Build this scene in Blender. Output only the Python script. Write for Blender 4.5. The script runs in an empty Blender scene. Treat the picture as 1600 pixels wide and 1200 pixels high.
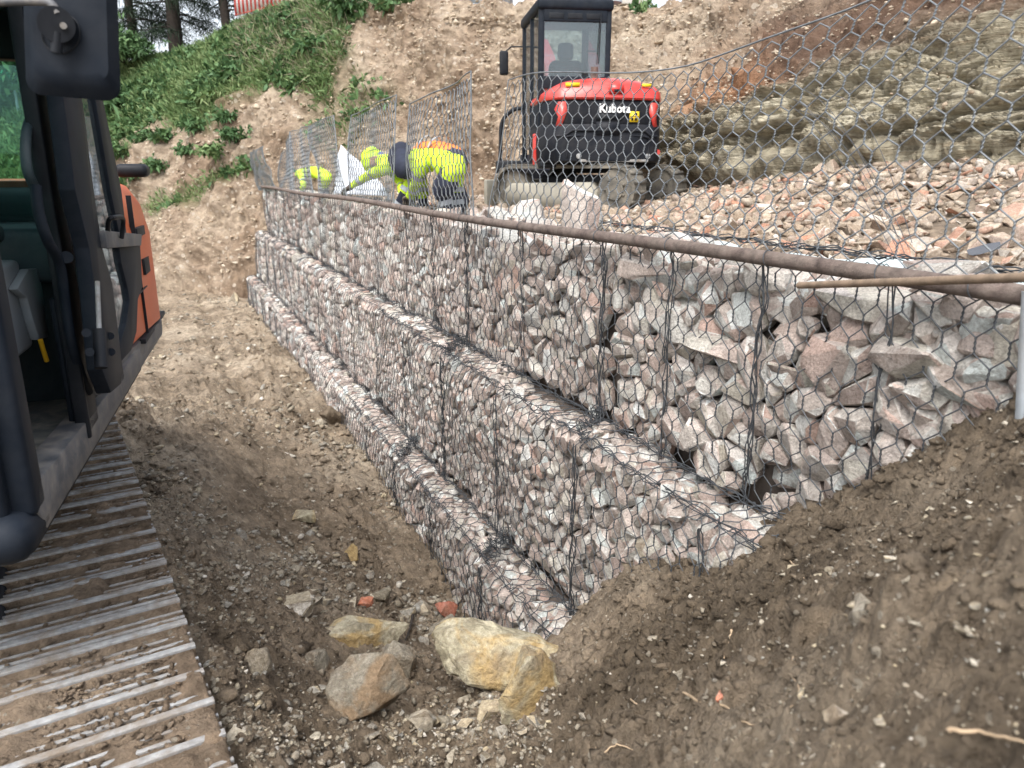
import bpy, bmesh, math, random
import numpy as np
from mathutils import Vector, Matrix
from math import sin, cos, tan, atan2, atan, radians, pi, sqrt

random.seed(7)
rng = np.random.default_rng(11)
SC = bpy.context.scene
COL = SC.collection

# ------------------------------------------------------------------ camera (eye at the origin, z up)
F = 1180.0
TH = atan((600 - 268) / F)
cam_d = bpy.data.cameras.new('camera')
cam = bpy.data.objects.new('camera', cam_d)
COL.objects.link(cam)
cam.location = (0, 0, 0)
cam.rotation_euler = (pi / 2 - TH, 0, 0)
cam_d.sensor_width = 36
cam_d.lens = F / 1600 * 36
cam_d.clip_start = 0.02
cam_d.clip_end = 500
cam_d.dof.use_dof = True
cam_d.dof.focus_distance = 3.6
cam_d.dof.aperture_fstop = 4.0
SC.camera = cam

# ------------------------------------------------------------------ daylight, overcast
W = bpy.data.worlds.new('World')
SC.world = W
W.use_nodes = True
wn = W.node_tree.nodes
wl = W.node_tree.links
wn.clear()
wo = wn.new('ShaderNodeOutputWorld')
wb = wn.new('ShaderNodeBackground')
sky = wn.new('ShaderNodeTexSky')
sky.sky_type = 'NISHITA'
sky.sun_disc = False
SUN_EL, SUN_AZ = radians(58), radians(-158)
sky.sun_elevation = SUN_EL
sky.sun_rotation = SUN_AZ
sky.dust_density = 4.0
sky.air_density = 1.0
sky.ozone_density = 1.0
hs = wn.new('ShaderNodeHueSaturation')
hs.inputs['Saturation'].default_value = 0.38
wl.new(sky.outputs[0], hs.inputs['Color'])
wl.new(hs.outputs[0], wb.inputs['Color'])
wb.inputs['Strength'].default_value = 0.15
wl.new(wb.outputs[0], wo.inputs['Surface'])
sd = bpy.data.lights.new('sun', 'SUN')
sd.energy = 1.0
sd.angle = radians(38)
sd.color = (1.0, 0.965, 0.92)
so = bpy.data.objects.new('sun', sd)
COL.objects.link(so)
sv = Vector((sin(SUN_AZ) * cos(SUN_EL), cos(SUN_AZ) * cos(SUN_EL), sin(SUN_EL)))
so.rotation_euler = sv.to_track_quat('Z', 'Y').to_euler()
SC.view_settings.view_transform = 'Standard'
SC.view_settings.look = 'None'
SC.view_settings.gamma = 1
SC.view_settings.use_curve_mapping = False
SC.view_settings.exposure = 1.35

# ------------------------------------------------------------------ measuring helpers
def ray(px, py):
    x = (px - 800) / F
    y = -(py - 600) / F
    return np.array([x, cos(TH) + y * sin(TH), -sin(TH) + y * cos(TH)])
def onz(px, py, z):
    d = ray(px, py)
    return d * (z / d[2])
def ony(px, py, Y):
    d = ray(px, py)
    return d * (Y / d[1])
def project(P):
    f = P[..., 1] * cos(TH) - P[..., 2] * sin(TH)
    u = P[..., 1] * sin(TH) + P[..., 2] * cos(TH)
    return 800 + F * P[..., 0] / f, 600 - F * u / f, f
def frame(px):
    r = ray(px, 268)
    a = atan2(-r[0], r[1])
    return np.array([-sin(a), cos(a), 0.]), np.array([cos(a), sin(a), 0.])
D1, N1 = frame(250)          # the wall runs along D1; N1 points into the bank
UP = np.array([0, 0, 1.])
def onp(px, py, p, N=None):
    N = N1 if N is None else N
    d = ray(px, py)
    return d * (p / (d @ N))
def wp(u, p, z):
    return D1 * u + N1 * p + UP * z

# ------------------------------------------------------------------ numpy noise
def _h(ix, iy, iz, s):
    n = (ix.astype(np.int64) * 374761393 + iy.astype(np.int64) * 668265263 + iz.astype(np.int64) * 2147483647 + s * 974634777) & 0xffffffff
    n = ((n ^ (n >> 13)) * 1274126177) & 0xffffffff
    n = ((n ^ (n >> 16)) * 2246822519) & 0xffffffff
    return ((n ^ (n >> 15)) & 0xffffff) / float(0xffffff) * 2 - 1
def vnoise(P, s=0):
    P = np.asarray(P, float)
    i = np.floor(P)
    f = P - i
    f = f * f * f * (f * (f * 6 - 15) + 10)
    i = i.astype(np.int64)
    x, y, z = i[..., 0], i[..., 1], i[..., 2]
    r = 0
    for dx in (0, 1):
        wx = f[..., 0] if dx else 1 - f[..., 0]
        for dy in (0, 1):
            wy = f[..., 1] if dy else 1 - f[..., 1]
            for dz in (0, 1):
                wz = f[..., 2] if dz else 1 - f[..., 2]
                r = r + _h(x + dx, y + dy, z + dz, s) * wx * wy * wz
    return r
def fbm(P, oct=4, s=0, gain=.5):
    P = np.asarray(P, float)
    a, t, r = 1., 0., 0.
    for k in range(oct):
        r = r + a * vnoise(P * (2.03 ** k) + 17.3 * k, s + k)
        t += a
        a *= gain
    return r / t
def ridged(P, oct=3, s=0):
    a, r, t = 1., 0., 0.
    for k in range(oct):
        r = r + a * (1 - 2 * np.abs(vnoise(P * (2.1 ** k) + 9.1 * k, s + k)))
        t += a
        a *= .5
    return r / t

def cell3(P, s=0, two=False):
    """cellular noise: nearest distance, second distance, random value of the nearest cell"""
    P = np.asarray(P, float)
    b = np.floor(P).astype(np.int64)
    f1 = np.full(P.shape[:-1], 9.); f2 = f1.copy(); idv = f1 * 0
    for dx in (-1, 0, 1):
        for dy in (-1, 0, 1):
            for dz in ((0,) if two else (-1, 0, 1)):
                x, y, z = b[..., 0] + dx, b[..., 1] + dy, b[..., 2] + dz
                n = (x * 374761393 + y * 668265263 + z * 2147483647 + s * 974634777) & 0xffffffff
                n = ((n ^ (n >> 13)) * 1274126177) & 0xffffffff
                n = ((n ^ (n >> 16)) * 2246822519) & 0xffffffff
                n = n ^ (n >> 15)
                h0 = (n & 0x7ff) / 2047.; h1 = ((n >> 11) & 0x7ff) / 2047.; h2 = ((n >> 22) & 0x3ff) / 1023.
                d = (x + h0 - P[..., 0]) ** 2 + (y + h1 - P[..., 1]) ** 2
                if not two: d = d + (z + h2 - P[..., 2]) ** 2
                d = np.sqrt(d)
                k = d < f1
                f2 = np.where(k, f1, np.minimum(f2, d)); idv = np.where(k, h0 * 7.13 + h1 * 3.7, idv); f1 = np.where(k, d, f1)
    return f1, f2, idv % 1

# ------------------------------------------------------------------ object helpers
def setp(o, label=None, cat=None, group=None, kind=None):
    if label: o['label'] = label
    if cat: o['category'] = cat
    if group: o['group'] = group
    if kind: o['kind'] = kind
    return o
def empty(name, loc=(0, 0, 0), label=None, cat=None, group=None, kind=None, rot=None):
    o = bpy.data.objects.new(name, None)
    o.empty_display_size = .1
    o.location = loc
    if rot is not None: o.rotation_euler = rot
    COL.objects.link(o)
    return setp(o, label, cat, group, kind)
def npmesh(name, V, faces, mat=None, smooth=False):
    """V (n,3); faces = list of arrays (m,k) of indices"""
    me = bpy.data.meshes.new(name)
    V = np.asarray(V, np.float32)
    if not isinstance(faces, (list, tuple)): faces = [faces]
    loops = np.concatenate([np.asarray(f, np.int32).ravel() for f in faces])
    tot = np.concatenate([np.full(len(f), f.shape[1], np.int32) for f in faces])
    st = np.concatenate([[0], np.cumsum(tot)[:-1]]).astype(np.int32)
    me.vertices.add(len(V)); me.vertices.foreach_set('co', V.ravel())
    me.loops.add(len(loops)); me.loops.foreach_set('vertex_index', loops)
    me.polygons.add(len(tot)); me.polygons.foreach_set('loop_start', st)
    me.polygons.foreach_set('loop_total', tot)
    if smooth: me.polygons.foreach_set('use_smooth', np.ones(len(tot), bool))
    me.update(calc_edges=True)
    me.validate()
    if mat: me.materials.append(mat)
    return me
def link(name, me, parent=None, loc=None, **k):
    o = bpy.data.objects.new(name, me)
    COL.objects.link(o)
    if loc is not None: o.location = loc
    if parent is not None: o.parent = parent
    return setp(o, **k)
def vattr(me, name, vals):
    a = me.attributes.new(name, 'FLOAT', 'POINT')
    a.data.foreach_set('value', np.asarray(vals, np.float32).ravel())
def grid_faces(nr, nc):
    i = np.arange(nr * nc).reshape(nr, nc)
    return np.stack([i[:-1, :-1], i[:-1, 1:], i[1:, 1:], i[1:, :-1]], -1).reshape(-1, 4)

class MB:
    """collects shapes; build() links them as one mesh object"""
    def __init__(s): s.v = []; s.f = {}; s.n = 0
    def add(s, V, *Fs):
        V = np.asarray(V, float).reshape(-1, 3)
        for Fa in Fs:
            Fa = np.asarray(Fa, int)
            s.f.setdefault(Fa.shape[1], []).append(Fa + s.n)
        s.v.append(V); s.n += len(V)
        return s
    def box(s, lo, hi, M=None, bev=0.):
        lo = np.minimum(lo, hi) if False else np.array(lo, float); hi = np.array(hi, float)
        if bev <= 0:
            V = np.array([[x, y, z] for x in (lo[0], hi[0]) for y in (lo[1], hi[1]) for z in (lo[2], hi[2])])
            Fq = [[0, 1, 3, 2], [4, 6, 7, 5], [0, 4, 5, 1], [2, 3, 7, 6], [0, 2, 6, 4], [1, 5, 7, 3]]
            if M is not None: V = np.array([M(v) for v in V])
            return s.add(V, Fq)
        bm = bmesh.new()
        bmesh.ops.create_cube(bm, size=1)
        for v in bm.verts: v.co = Vector([(lo[k] + hi[k]) / 2 + v.co[k] * (hi[k] - lo[k]) for k in range(3)])
        bmesh.ops.bevel(bm, geom=bm.edges[:], offset=bev, segments=3, affect='EDGES', profile=.5)
        s.bm(bm, M)
        return s
    def bm(s, bm, M=None):
        bm.verts.ensure_lookup_table(); bm.verts.index_update()
        V = np.array([v.co[:] for v in bm.verts])
        if M is not None: V = np.array([M(v) for v in V])
        d = {}
        for f in bm.faces: d.setdefault(len(f.verts), []).append([v.index for v in f.verts])
        for k in d: s.f.setdefault(k, []).append(np.array(d[k]) + s.n)
        s.v.append(V); s.n += len(V)
        bm.free()
    def tube(s, pts, r, n=8, cap=True):
        P = np.asarray(pts, float)
        m = len(P)
        R = np.full(m, r) if np.isscalar(r) else np.asarray(r, float)
        T = np.gradient(P, axis=0) if m > 2 else np.array([P[1] - P[0]] * 2)
        T /= np.linalg.norm(T, axis=1)[:, None] + 1e-12
        a = np.array([0, 0, 1.]) if abs(T[0][2]) < .9 else np.array([1., 0, 0])
        V = []
        b = np.cross(T[0], a); b /= np.linalg.norm(b)
        for i in range(m):
            b = b - T[i] * (b @ T[i]); b /= np.linalg.norm(b)
            c = np.cross(T[i], b)
            for k in range(n):
                t = 2 * pi * k / n
                V.append(P[i] + R[i] * (cos(t) * b + sin(t) * c))
        Fq = [[i * n + k, i * n + (k + 1) % n, (i + 1) * n + (k + 1) % n, (i + 1) * n + k] for i in range(m - 1) for k in range(n)]
        s.add(V, Fq)
        if cap:
            s.f.setdefault(n, []).append(np.array([list(range(n))[::-1], [(m - 1) * n + k for k in range(n)]]) + s.n - n * m)
        return s
    def prism(s, poly, z0, z1, M=None):
        """poly in xy, extruded z0..z1"""
        n = len(poly)
        V = [(x, y, z0) for x, y in poly] + [(x, y, z1) for x, y in poly]
        if M is not None: V = [M(np.array(v, float)) for v in V]
        Fq = [[k, (k + 1) % n, n + (k + 1) % n, n + k] for k in range(n)]
        s.add(V, Fq, [list(range(n))[::-1]], [list(range(n, 2 * n))])
        return s
    def mesh(s, name, mat=None, smooth=None):
        V = np.concatenate(s.v)
        me = npmesh(name, V, [np.concatenate(s.f[k]) for k in s.f], mat, smooth is not None)
        if smooth is not None:
            me.set_sharp_from_angle(angle=radians(smooth))
        bm = bmesh.new(); bm.from_mesh(me); bmesh.ops.recalc_face_normals(bm, faces=bm.faces[:]); bm.to_mesh(me); bm.free()
        return me
    def build(s, name, mat, parent=None, smooth=None, **k):
        return link(name, s.mesh(name, mat, smooth), parent, **k)

def segs_tube(P0, P1, r, n=4):
    """vectorised bundle of straight wires -> V, F"""
    P0 = np.asarray(P0, float); P1 = np.asarray(P1, float)
    T = P1 - P0; L = np.linalg.norm(T, axis=1)[:, None] + 1e-9; T = T / L
    a = np.where(np.abs(T[:, 2:3]) < .8, np.array([[0, 0, 1.]]), np.array([[1., 0, 0]]))
    b = np.cross(T, a); b /= np.linalg.norm(b, axis=1)[:, None]
    c = np.cross(T, b)
    rings = []
    r = np.broadcast_to(np.asarray(r, float), (len(P0),))[:, None]
    for Q in (P0 - T * r * .6, P1 + T * r * .6):
        for k in range(n):
            t = 2 * pi * k / n
            rings.append(Q + r * (cos(t) * b + sin(t) * c))
    V = np.stack(rings, 1)                       # (m,2n,3)
    m = len(P0)
    base = (np.arange(m) * 2 * n)[:, None, None]
    q = np.array([[k, (k + 1) % n, n + (k + 1) % n, n + k] for k in range(n)])[None]
    return V.reshape(-1, 3), (base + q).reshape(-1, 4)

# ------------------------------------------------------------------ materials
MATS = {}
def nt(name, rough=.8, metal=0., spec=.3):
    m = bpy.data.materials.new(name)
    m.use_nodes = True
    n = m.node_tree.nodes
    b = n['Principled BSDF']
    b.inputs['Roughness'].default_value = rough
    b.inputs['Metallic'].default_value = metal
    b.inputs['Specular IOR Level'].default_value = spec
    return m, n, m.node_tree.links, b
def ramp(n, stops, interp='LINEAR'):
    r = n.new('ShaderNodeValToRGB')
    e = r.color_ramp.elements
    r.color_ramp.interpolation = interp
    while len(e) < len(stops): e.new(.5)
    for k, (p, c) in enumerate(stops):
        e[k].position = p
        e[k].color = (*c, 1)
    return r
def noise(n, l, scale, detail=4, rough=.55, vec=None, dist=0.):
    t = n.new('ShaderNodeTexNoise')
    t.inputs['Scale'].default_value = scale
    t.inputs['Detail'].default_value = detail
    t.inputs['Roughness'].default_value = rough
    t.inputs['Distortion'].default_value = dist
    if vec is not None: l.new(vec, t.inputs['Vector'])
    return t
def mixc(n, l, fac, a, b, mode='MIX'):
    m = n.new('ShaderNodeMix'); m.data_type = 'RGBA'; m.blend_type = mode
    for s, i in ((fac, 0), (a, 6), (b, 7)):
        if hasattr(s, 'links') or hasattr(s, 'is_linked'): l.new(s, m.inputs[i])
        elif i == 0: m.inputs[0].default_value = s
        else: m.inputs[i].default_value = (*s, 1)
    return m.outputs[2]
def math_(n, l, op, a, b=None, clamp=False):
    m = n.new('ShaderNodeMath'); m.operation = op; m.use_clamp = clamp
    for i, s in enumerate((a, b)):
        if s is None: continue
        if hasattr(s, 'is_linked'): l.new(s, m.inputs[i])
        else: m.inputs[i].default_value = s
    return m.outputs[0]
def bump(n, l, b, h, strength=.5, dist=.01):
    u = n.new('ShaderNodeBump')
    u.inputs['Strength'].default_value = strength
    u.inputs['Distance'].default_value = dist
    l.new(h, u.inputs['Height'])
    l.new(u.outputs[0], b.inputs['Normal'])
    return u
def wcoord(n):
    return n.new('ShaderNodeNewGeometry').outputs['Position']
def ocoord(n):
    return n.new('ShaderNodeTexCoord').outputs['Object']

def stone_mat(name, stops, mott=((.75, .72, .7), (1.12, 1.1, 1.08)), nscale=9, bstr=.6, dirt=(.2, .15, .11), dirt_amt=.25, rough=.88, stain=None):
    m, n, l, b = nt(name, rough)
    g = n.new('ShaderNodeNewGeometry')
    oi = n.new('ShaderNodeObjectInfo')
    r = math_(n, l, 'FRACT', math_(n, l, 'ADD', math_(n, l, 'MULTIPLY', oi.outputs['Random'], 7.31), g.outputs['Random Per Island']))
    rc = ramp(n, stops, 'LINEAR'); l.new(r, rc.inputs[0])
    pos = g.outputs['Position']
    n1 = noise(n, l, nscale, 5, .62, pos, .4)
    mr = ramp(n, [(.3, mott[0]), (.7, mott[1])]); l.new(n1.outputs[0], mr.inputs[0])
    c = mixc(n, l, 1., rc.outputs[0], mr.outputs[0], 'MULTIPLY')
    # pale veins and speckle
    v = noise(n, l, nscale * 2.3, 4, .6, pos, 1.6)
    vr = ramp(n, [(.485, (0, 0, 0)), (.5, (1, 1, 1)), (.515, (0, 0, 0))]); l.new(v.outputs[0], vr.inputs[0])
    c = mixc(n, l, math_(n, l, 'MULTIPLY', vr.outputs[0], .3), c, (.62, .58, .54))
    if stain:
        s = noise(n, l, nscale * .55, 4, .6, pos, .8)
        sr = ramp(n, [(.46, (0, 0, 0)), (.58, (1, 1, 1))]); l.new(s.outputs[0], sr.inputs[0])
        c = mixc(n, l, math_(n, l, 'MULTIPLY', sr.outputs[0], .85), c, stain)
    d = noise(n, l, nscale * .8, 5, .7, pos)
    dr = ramp(n, [(.52, (0, 0, 0)), (.66, (1, 1, 1))]); l.new(d.outputs[0], dr.inputs[0])
    c = mixc(n, l, math_(n, l, 'MULTIPLY', dr.outputs[0], dirt_amt), c, dirt)
    l.new(c, b.inputs['Base Color'])
    sp = noise(n, l, nscale * 7, 5, .75, pos)
    spr = ramp(n, [(.34, (.70, .68, .66)), (.5, (1.05, 1.05, 1.04)), (.66, (1.35, 1.35, 1.35))]); l.new(sp.outputs[0], spr.inputs[0])
    c = mixc(n, l, 1., c, spr.outputs[0], 'MULTIPLY')
    l.new(c, b.inputs['Base Color'])
    f = noise(n, l, nscale * 3.2, 8, .68, pos, .3)
    mu = n.new('ShaderNodeTexMusgrave') if False else noise(n, l, nscale * 11, 4, .7, pos)
    hh = math_(n, l, 'ADD', f.outputs[0], math_(n, l, 'MULTIPLY', mu.outputs[0], .3))
    bump(n, l, b, hh, bstr, .03)
    return m
PINK = [(0, (.42, .36, .33)), (.10, (.60, .53, .49)), (.2, (.29, .235, .21)), (.30, (.55, .55, .52)), (.40, (.50, .39, .34)), (.50, (.64, .62, .58)), (.58, (.34, .29, .26)), (.66, (.62, .70, .70)), (.74, (.44, .31, .26)), (.82, (.72, .73, .71)), (.9, (.50, .47, .40)), (1, (.76, .80, .80))]
M_ST = stone_mat('pink_grey_limestone', PINK, mott=((.74, .70, .68), (1.22, 1.20, 1.18)), nscale=13, bstr=.9, dirt_amt=.35, dirt=(.27, .20, .16))
M_HST = stone_mat('pale_tan_chips', [(0, (.42, .35, .26)), (.4, (.50, .44, .35)), (.7, (.34, .26, .18)), (1, (.60, .55, .46))], dirt_amt=.5, dirt=(.32, .23, .15))
M_RUB = stone_mat('mixed_rubble', [(0, (.27, .21, .15)), (.2, (.38, .32, .25)), (.38, (.20, .155, .115)), (.5, (.44, .39, .32)), (.62, (.30, .22, .17)), (.74, (.26, .22, .18)), (.86, (.56, .53, .48)), (.93, (.40, .20, .13)), (1, (.38, .26, .20))], dirt_amt=.35, dirt=(.2, .14, .09))
M_GST = stone_mat('muddy_field_stone', [(0, (.20, .18, .135)), (.25, (.34, .31, .25)), (.5, (.17, .145, .105)), (.7, (.30, .295, .265)), (.86, (.40, .34, .23)), (1, (.58, .56, .51))], dirt=(.16, .122, .085), dirt_amt=.9)
M_YB = stone_mat('ochre_stained_rock', [(0, (.44, .40, .29)), (1, (.47, .43, .33))], mott=((.5, .48, .44), (1.2, 1.2, 1.18)), nscale=6, dirt_amt=.7, dirt=(.2, .155, .105), stain=(.43, .30, .13), bstr=1.)
M_BR = stone_mat('grey_brown_rock', [(0, (.30, .28, .23)), (1, (.33, .30, .24))], mott=((.5, .48, .45), (1.25, 1.22, 1.2)), nscale=7, dirt_amt=.8, dirt=(.19, .145, .10), stain=(.27, .185, .11), bstr=1.)
M_BRICK = stone_mat('broken_brick', [(0, (.42, .15, .09)), (.5, (.5, .2, .12)), (1, (.36, .14, .1))], dirt_amt=.3)

def soil_mat(name, dark, mid, light, attr=False):
    m, n, l, b = nt(name, .93, 0, .25)
    pos = wcoord(n)
    a = noise(n, l, .9, 4, .6, pos, .3)
    c1 = ramp(n, [(.3, dark), (.5, mid), (.72, light)]); l.new(a.outputs[0], c1.inputs[0])
    f = noise(n, l, 14, 6, .7, pos)
    c2 = ramp(n, [(.3, (.5, .48, .46)), (.5, (1, 1, 1)), (.7, (1.45, 1.43, 1.4))]); l.new(f.outputs[0], c2.inputs[0])
    c = mixc(n, l, 1., c1.outputs[0], c2.outputs[0], 'MULTIPLY')
    # tiny pale grit
    vo = n.new('ShaderNodeTexVoronoi'); vo.inputs['Scale'].default_value = 42; l.new(pos, vo.inputs['Vector'])
    sepc = n.new('ShaderNodeSeparateColor'); l.new(vo.outputs['Color'], sepc.inputs[0])
    pick = math_(n, l, 'GREATER_THAN', sepc.outputs[0], .72)
    near = math_(n, l, 'LESS_THAN', vo.outputs['Distance'], math_(n, l, 'MULTIPLY', sepc.outputs[1], .42))
    c = mixc(n, l, math_(n, l, 'MULTIPLY', math_(n, l, 'MULTIPLY', pick, near), .75), c, (.42, .38, .31))
    cr = noise(n, l, 3.2, 5, .65, pos, .5)
    cr2 = ramp(n, [(.35, (.7, .68, .66)), (.65, (1.22, 1.2, 1.18))]); l.new(cr.outputs[0], cr2.inputs[0])
    c = mixc(n, l, 1., c, cr2.outputs[0], 'MULTIPLY')
    if attr:   # the trodden corridor is drier and paler than the freshly dug bank
        dt_ = n.new('ShaderNodeVectorMath'); dt_.operation = 'DOT_PRODUCT'; l.new(pos, dt_.inputs[0]); dt_.inputs[1].default_value = (-.886, .465, 0)
        wob = math_(n, l, 'ADD', dt_.outputs['Value'], math_(n, l, 'MULTIPLY', a.outputs[0], .7))
        k = math_(n, l, 'MULTIPLY', math_(n, l, 'SUBTRACT', wob, 1.1), 2.2, True)
        c = mixc(n, l, k, c, mixc(n, l, 1., c, (1.30, 1.30, 1.31), 'MULTIPLY'))
    l.new(c, b.inputs['Base Color'])
    g = noise(n, l, 30, 8, .75, pos, .2)
    g2 = noise(n, l, 120, 4, .7, pos)
    hh = math_(n, l, 'ADD', g.outputs[0], math_(n, l, 'MULTIPLY', g2.outputs[0], .35))
    hh = math_(n, l, 'ADD', hh, math_(n, l, 'MULTIPLY', math_(n, l, 'MULTIPLY', pick, near), .25))
    bump(n, l, b, hh, 1., .045)
    return m
M_SOIL = soil_mat('damp_brown_soil', (.14, .11, .076), (.245, .198, .144), (.38, .325, .25), True)
M_CLOD = soil_mat('soil_clods', (.09, .065, .042), (.15, .112, .076), (.24, .19, .14))
M_DUST = soil_mat('pale_fill_soil', (.2, .15, .1), (.30, .24, .18), (.42, .36, .28))

def plain(name, col, rough=.6, metal=0., var=.15, nscale=6, bs=.0, dust=None, dust_amt=.5, spec=.4, clear=0., dscale=4):
    m, n, l, b = nt(name, rough, metal, spec)
    pos = wcoord(n)
    a = noise(n, l, nscale, 5, .6, pos)
    lo = tuple(max(0, c * (1 - var)) for c in col); hi = tuple(min(1, c * (1 + var)) for c in col)
    r = ramp(n, [(.3, lo), (.7, hi)]); l.new(a.outputs[0], r.inputs[0])
    c = r.outputs[0]
    if dust:
        d = noise(n, l, dscale, 7, .7, pos, .5)
        dr = ramp(n, [(.42, (0, 0, 0)), (.68, (1, 1, 1))]); l.new(d.outputs[0], dr.inputs[0])
        fa = math_(n, l, 'MULTIPLY', dr.outputs[0], dust_amt)
        c = mixc(n, l, fa, c, dust)
        rr = math_(n, l, 'ADD', rough, math_(n, l, 'MULTIPLY', fa, .5), True)
        l.new(rr, b.inputs['Roughness'])
    l.new(c, b.inputs['Base Color'])
    if clear: b.inputs['Coat Weight'].default_value = clear
    if bs:
        g = noise(n, l, nscale * 5, 6, .7, pos)
        bump(n, l, b, g.outputs[0], bs, .005)
    return m
M_WIRE = plain('galvanised_grey_wire', (.085, .092, .10), .5, .3, .3, 20)
M_LACE = plain('dark_lacing_wire', (.06, .066, .073), .5, .3, .3, 20)
M_RUST = plain('rusty_steel_tube', (.125, .095, .082), .75, .25, .5, 22, .9, dust=(.28, .235, .20), dust_amt=.6, dscale=9)
M_LID = plain('bright_galvanised_wire', (.175, .19, .20), .45, .35, .3, 20)
M_REBAR = plain('rusty_rebar', (.23, .17, .12), .75, .3, .3, 30, .4)
M_GEO = plain('blue_grey_geotextile', (.55, .66, .68), .9, 0, .12, 8, .5, dust=(.4, .34, .27), dust_amt=.4)
M_WHITE = plain('white_sheet', (.62, .66, .72), .7, 0, .06, 5, .2)
# ------------------------------------------------------------------ ground of the corridor and the near mound
P3, P2, P1 = 2.0, 1.753, 1.517          # wall faces, top / middle / bottom course
Z_PIPE, Z3, Z2, Z1 = -.31, -1.28, -2.26, -3.24
CP = [(370, 1200, -1.6), (330, 1060, -1.6), (240, 820, -1.62), (180, 655, -1.7), (300, 960, -1.68), (290, 800, -1.95),
      (230, 640, -2.2), (260, 560, -2.55), (250, 470, -2.85), (300, 440, -2.95), (380, 445, -2.95), (330, 500, -2.8),
      (440, 540, -2.78), (540, 650, -2.62), (600, 750, -2.68), (690, 890, -2.75), (735, 985, -2.86), (450, 800, -2.4), (400, 620, -2.6),
      (400, 1000, -2.0), (550, 1050, -2.35), (520, 900, -2.5), (700, 1050, -2.62), (840, 1040, -2.62), (600, 1180, -2.15), (480, 1150, -1.95), (780, 1180, -2.15),
      (870, 1190, -1.85), (1000, 1200, -1.4), (1150, 1200, -1.08), (1300, 1200, -.86), (1600, 1200, -.66), (1450, 1050, -.72), (1600, 900, -.58), (1350, 900, -.92),
      (1180, 960, -1.22), (1020, 1010, -1.62), (920, 1040, -1.95), (1700, 700, -.6), (1480, 800, -.86)]
CW = [(890, 975, P1 + .12), (1000, 880, P2), (1090, 848, P2 + .1), (1200, 806, P3), (1350, 765, P3), (1480, 690, P3), (1600, 648, P3)]
pts = [onz(*c) for c in CP] + [onp(*c) for c in CW]
pts += [np.array(q, float) for q in [(-3, 0, -1.75), (-1, 0, -1.55), (0, 0, -1.35), (0, -1, -1.4), (.8, 0, -.95), (2, .3, -.8), (0, -4, -1.6), (-4, -3, -1.9), (4, -3, -1.2), (-5, 3, -2.1), (-8, 6, -2.6),
        (-10, 12, -2.9), (-12, 20, -2.9), (-8, 24, -2.9), (-20, 10, -2.9), (-20, 30, -2.9), (-20, -10, -2.4), (0, -20, -2.), (20, -20, -2), (3, 5, -2.6), (2, 9, -2.9), (10, 3, -2.6), (10, 15, -3), (0, 25, -3), (20, 0, -3), (30, 30, -3), (-40, 0, -3), (0, 45, -3)]]
pts = np.array(pts)
def tps_fit(P):
    n = len(P); X = P[:, :2]
    d = np.linalg.norm(X[:, None] - X[None], axis=2)
    K = d ** 2 * np.log(d + 1e-9)
    A = np.zeros((n + 3, n + 3)); A[:n, :n] = K + np.eye(n) * .02
    Q = np.c_[np.ones(n), X]; A[:n, n:] = Q; A[n:, :n] = Q.T
    s = np.linalg.solve(A, np.r_[P[:, 2], 0, 0, 0])
    def f(x, y):
        X2 = np.stack([x, y], -1).reshape(-1, 2); out = np.zeros(len(X2))
        for i in range(0, len(X2), 40000):
            q = X2[i:i + 40000]
            dd = np.linalg.norm(q[:, None] - X[None], axis=2)
            out[i:i + 40000] = (dd ** 2 * np.log(dd + 1e-9)) @ s[:n] + s[n] + q @ s[n + 1:]
        return out.reshape(np.shape(x))
    return f
_gf = tps_fit(pts)
# track corridor of the near excavator (keeps the mud just under the shoes)
D3, N3 = frame(48)
TRK_Z, TRK_N = -1.5, .24
def ground_rel(x, y, z0):
    P = np.stack([x, y, np.zeros_like(x)], -1)
    r = np.sqrt(x * x + y * y)
    big = fbm(P * 1.1, 3, 5) * .07
    mid = fbm(P * 4.5, 4, 9, .6) * .075
    lump = ridged(P * 9, 3, 21) * .016
    lump2 = np.maximum(0, fbm(P * 15, 4, 31, .65) - .02) * .095 + np.maximum(0, fbm(P * 33, 3, 35, .65)) * .04
    fine = fbm(P * 60, 3, 41, .7) * .016
    flat = np.clip(fbm(P * .7 + 3.1, 2, 77) * 2.2 + .8, .5, 1)
    Pw = P + np.stack([fbm(P * 6, 2, 301), fbm(P * 6 + 9, 2, 302), P[..., 2]], -1) * .05
    a1, a2, ai = cell3(Pw * 9, 11, True); c1 = np.clip((a2 - a1) * 2.2, 0, 1) * (ai > .35) * ai * .062
    b1, b2, bi = cell3(Pw * 21, 12, True); c2 = np.clip((b2 - b1) * 2., 0, 1) * (bi > .3) * bi * .034
    e1, e2, ei = cell3(Pw * 48, 13, True); c3 = np.clip((e2 - e1) * 2., 0, 1) * ei * .015
    nearf = np.clip(r / 1.3, .35, 1)
    h = z0 + (big + (mid + lump + lump2 * .8 + c1 + c2) * flat) * nearf + (fine + c3) * np.clip(r / 1.5, .4, 1)
    # ruts pressed along the corridor
    v = x * D1[0] + y * D1[1]; p = x * N1[0] + y * N1[1]
    br = fbm(P * 7 + 40, 3, 93)
    h = h + (.05 + .10 * br) * np.exp(-((p - 1.0 - .08 * np.sin(v * 1.3)) / .13) ** 2) * np.clip((v - 3.) / 1.5, 0, 1) * np.clip((14 - v) / 3, 0, 1)
    n3 = x * N3[0] + y * N3[1]
    h = h + (.03 + .09 * br) * np.exp(-((n3 - .42) / .10) ** 2) * np.clip((v - 1.5) / 1., 0, 1)
    for pc, w in ((.55, .11), (-.25, .12)):
        h -= .05 * np.exp(-((p - pc - .05 * np.sin(v * .9)) / w) ** 2) * np.clip((v - 4.5) / 1.5, 0, 1)
    return h
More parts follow.
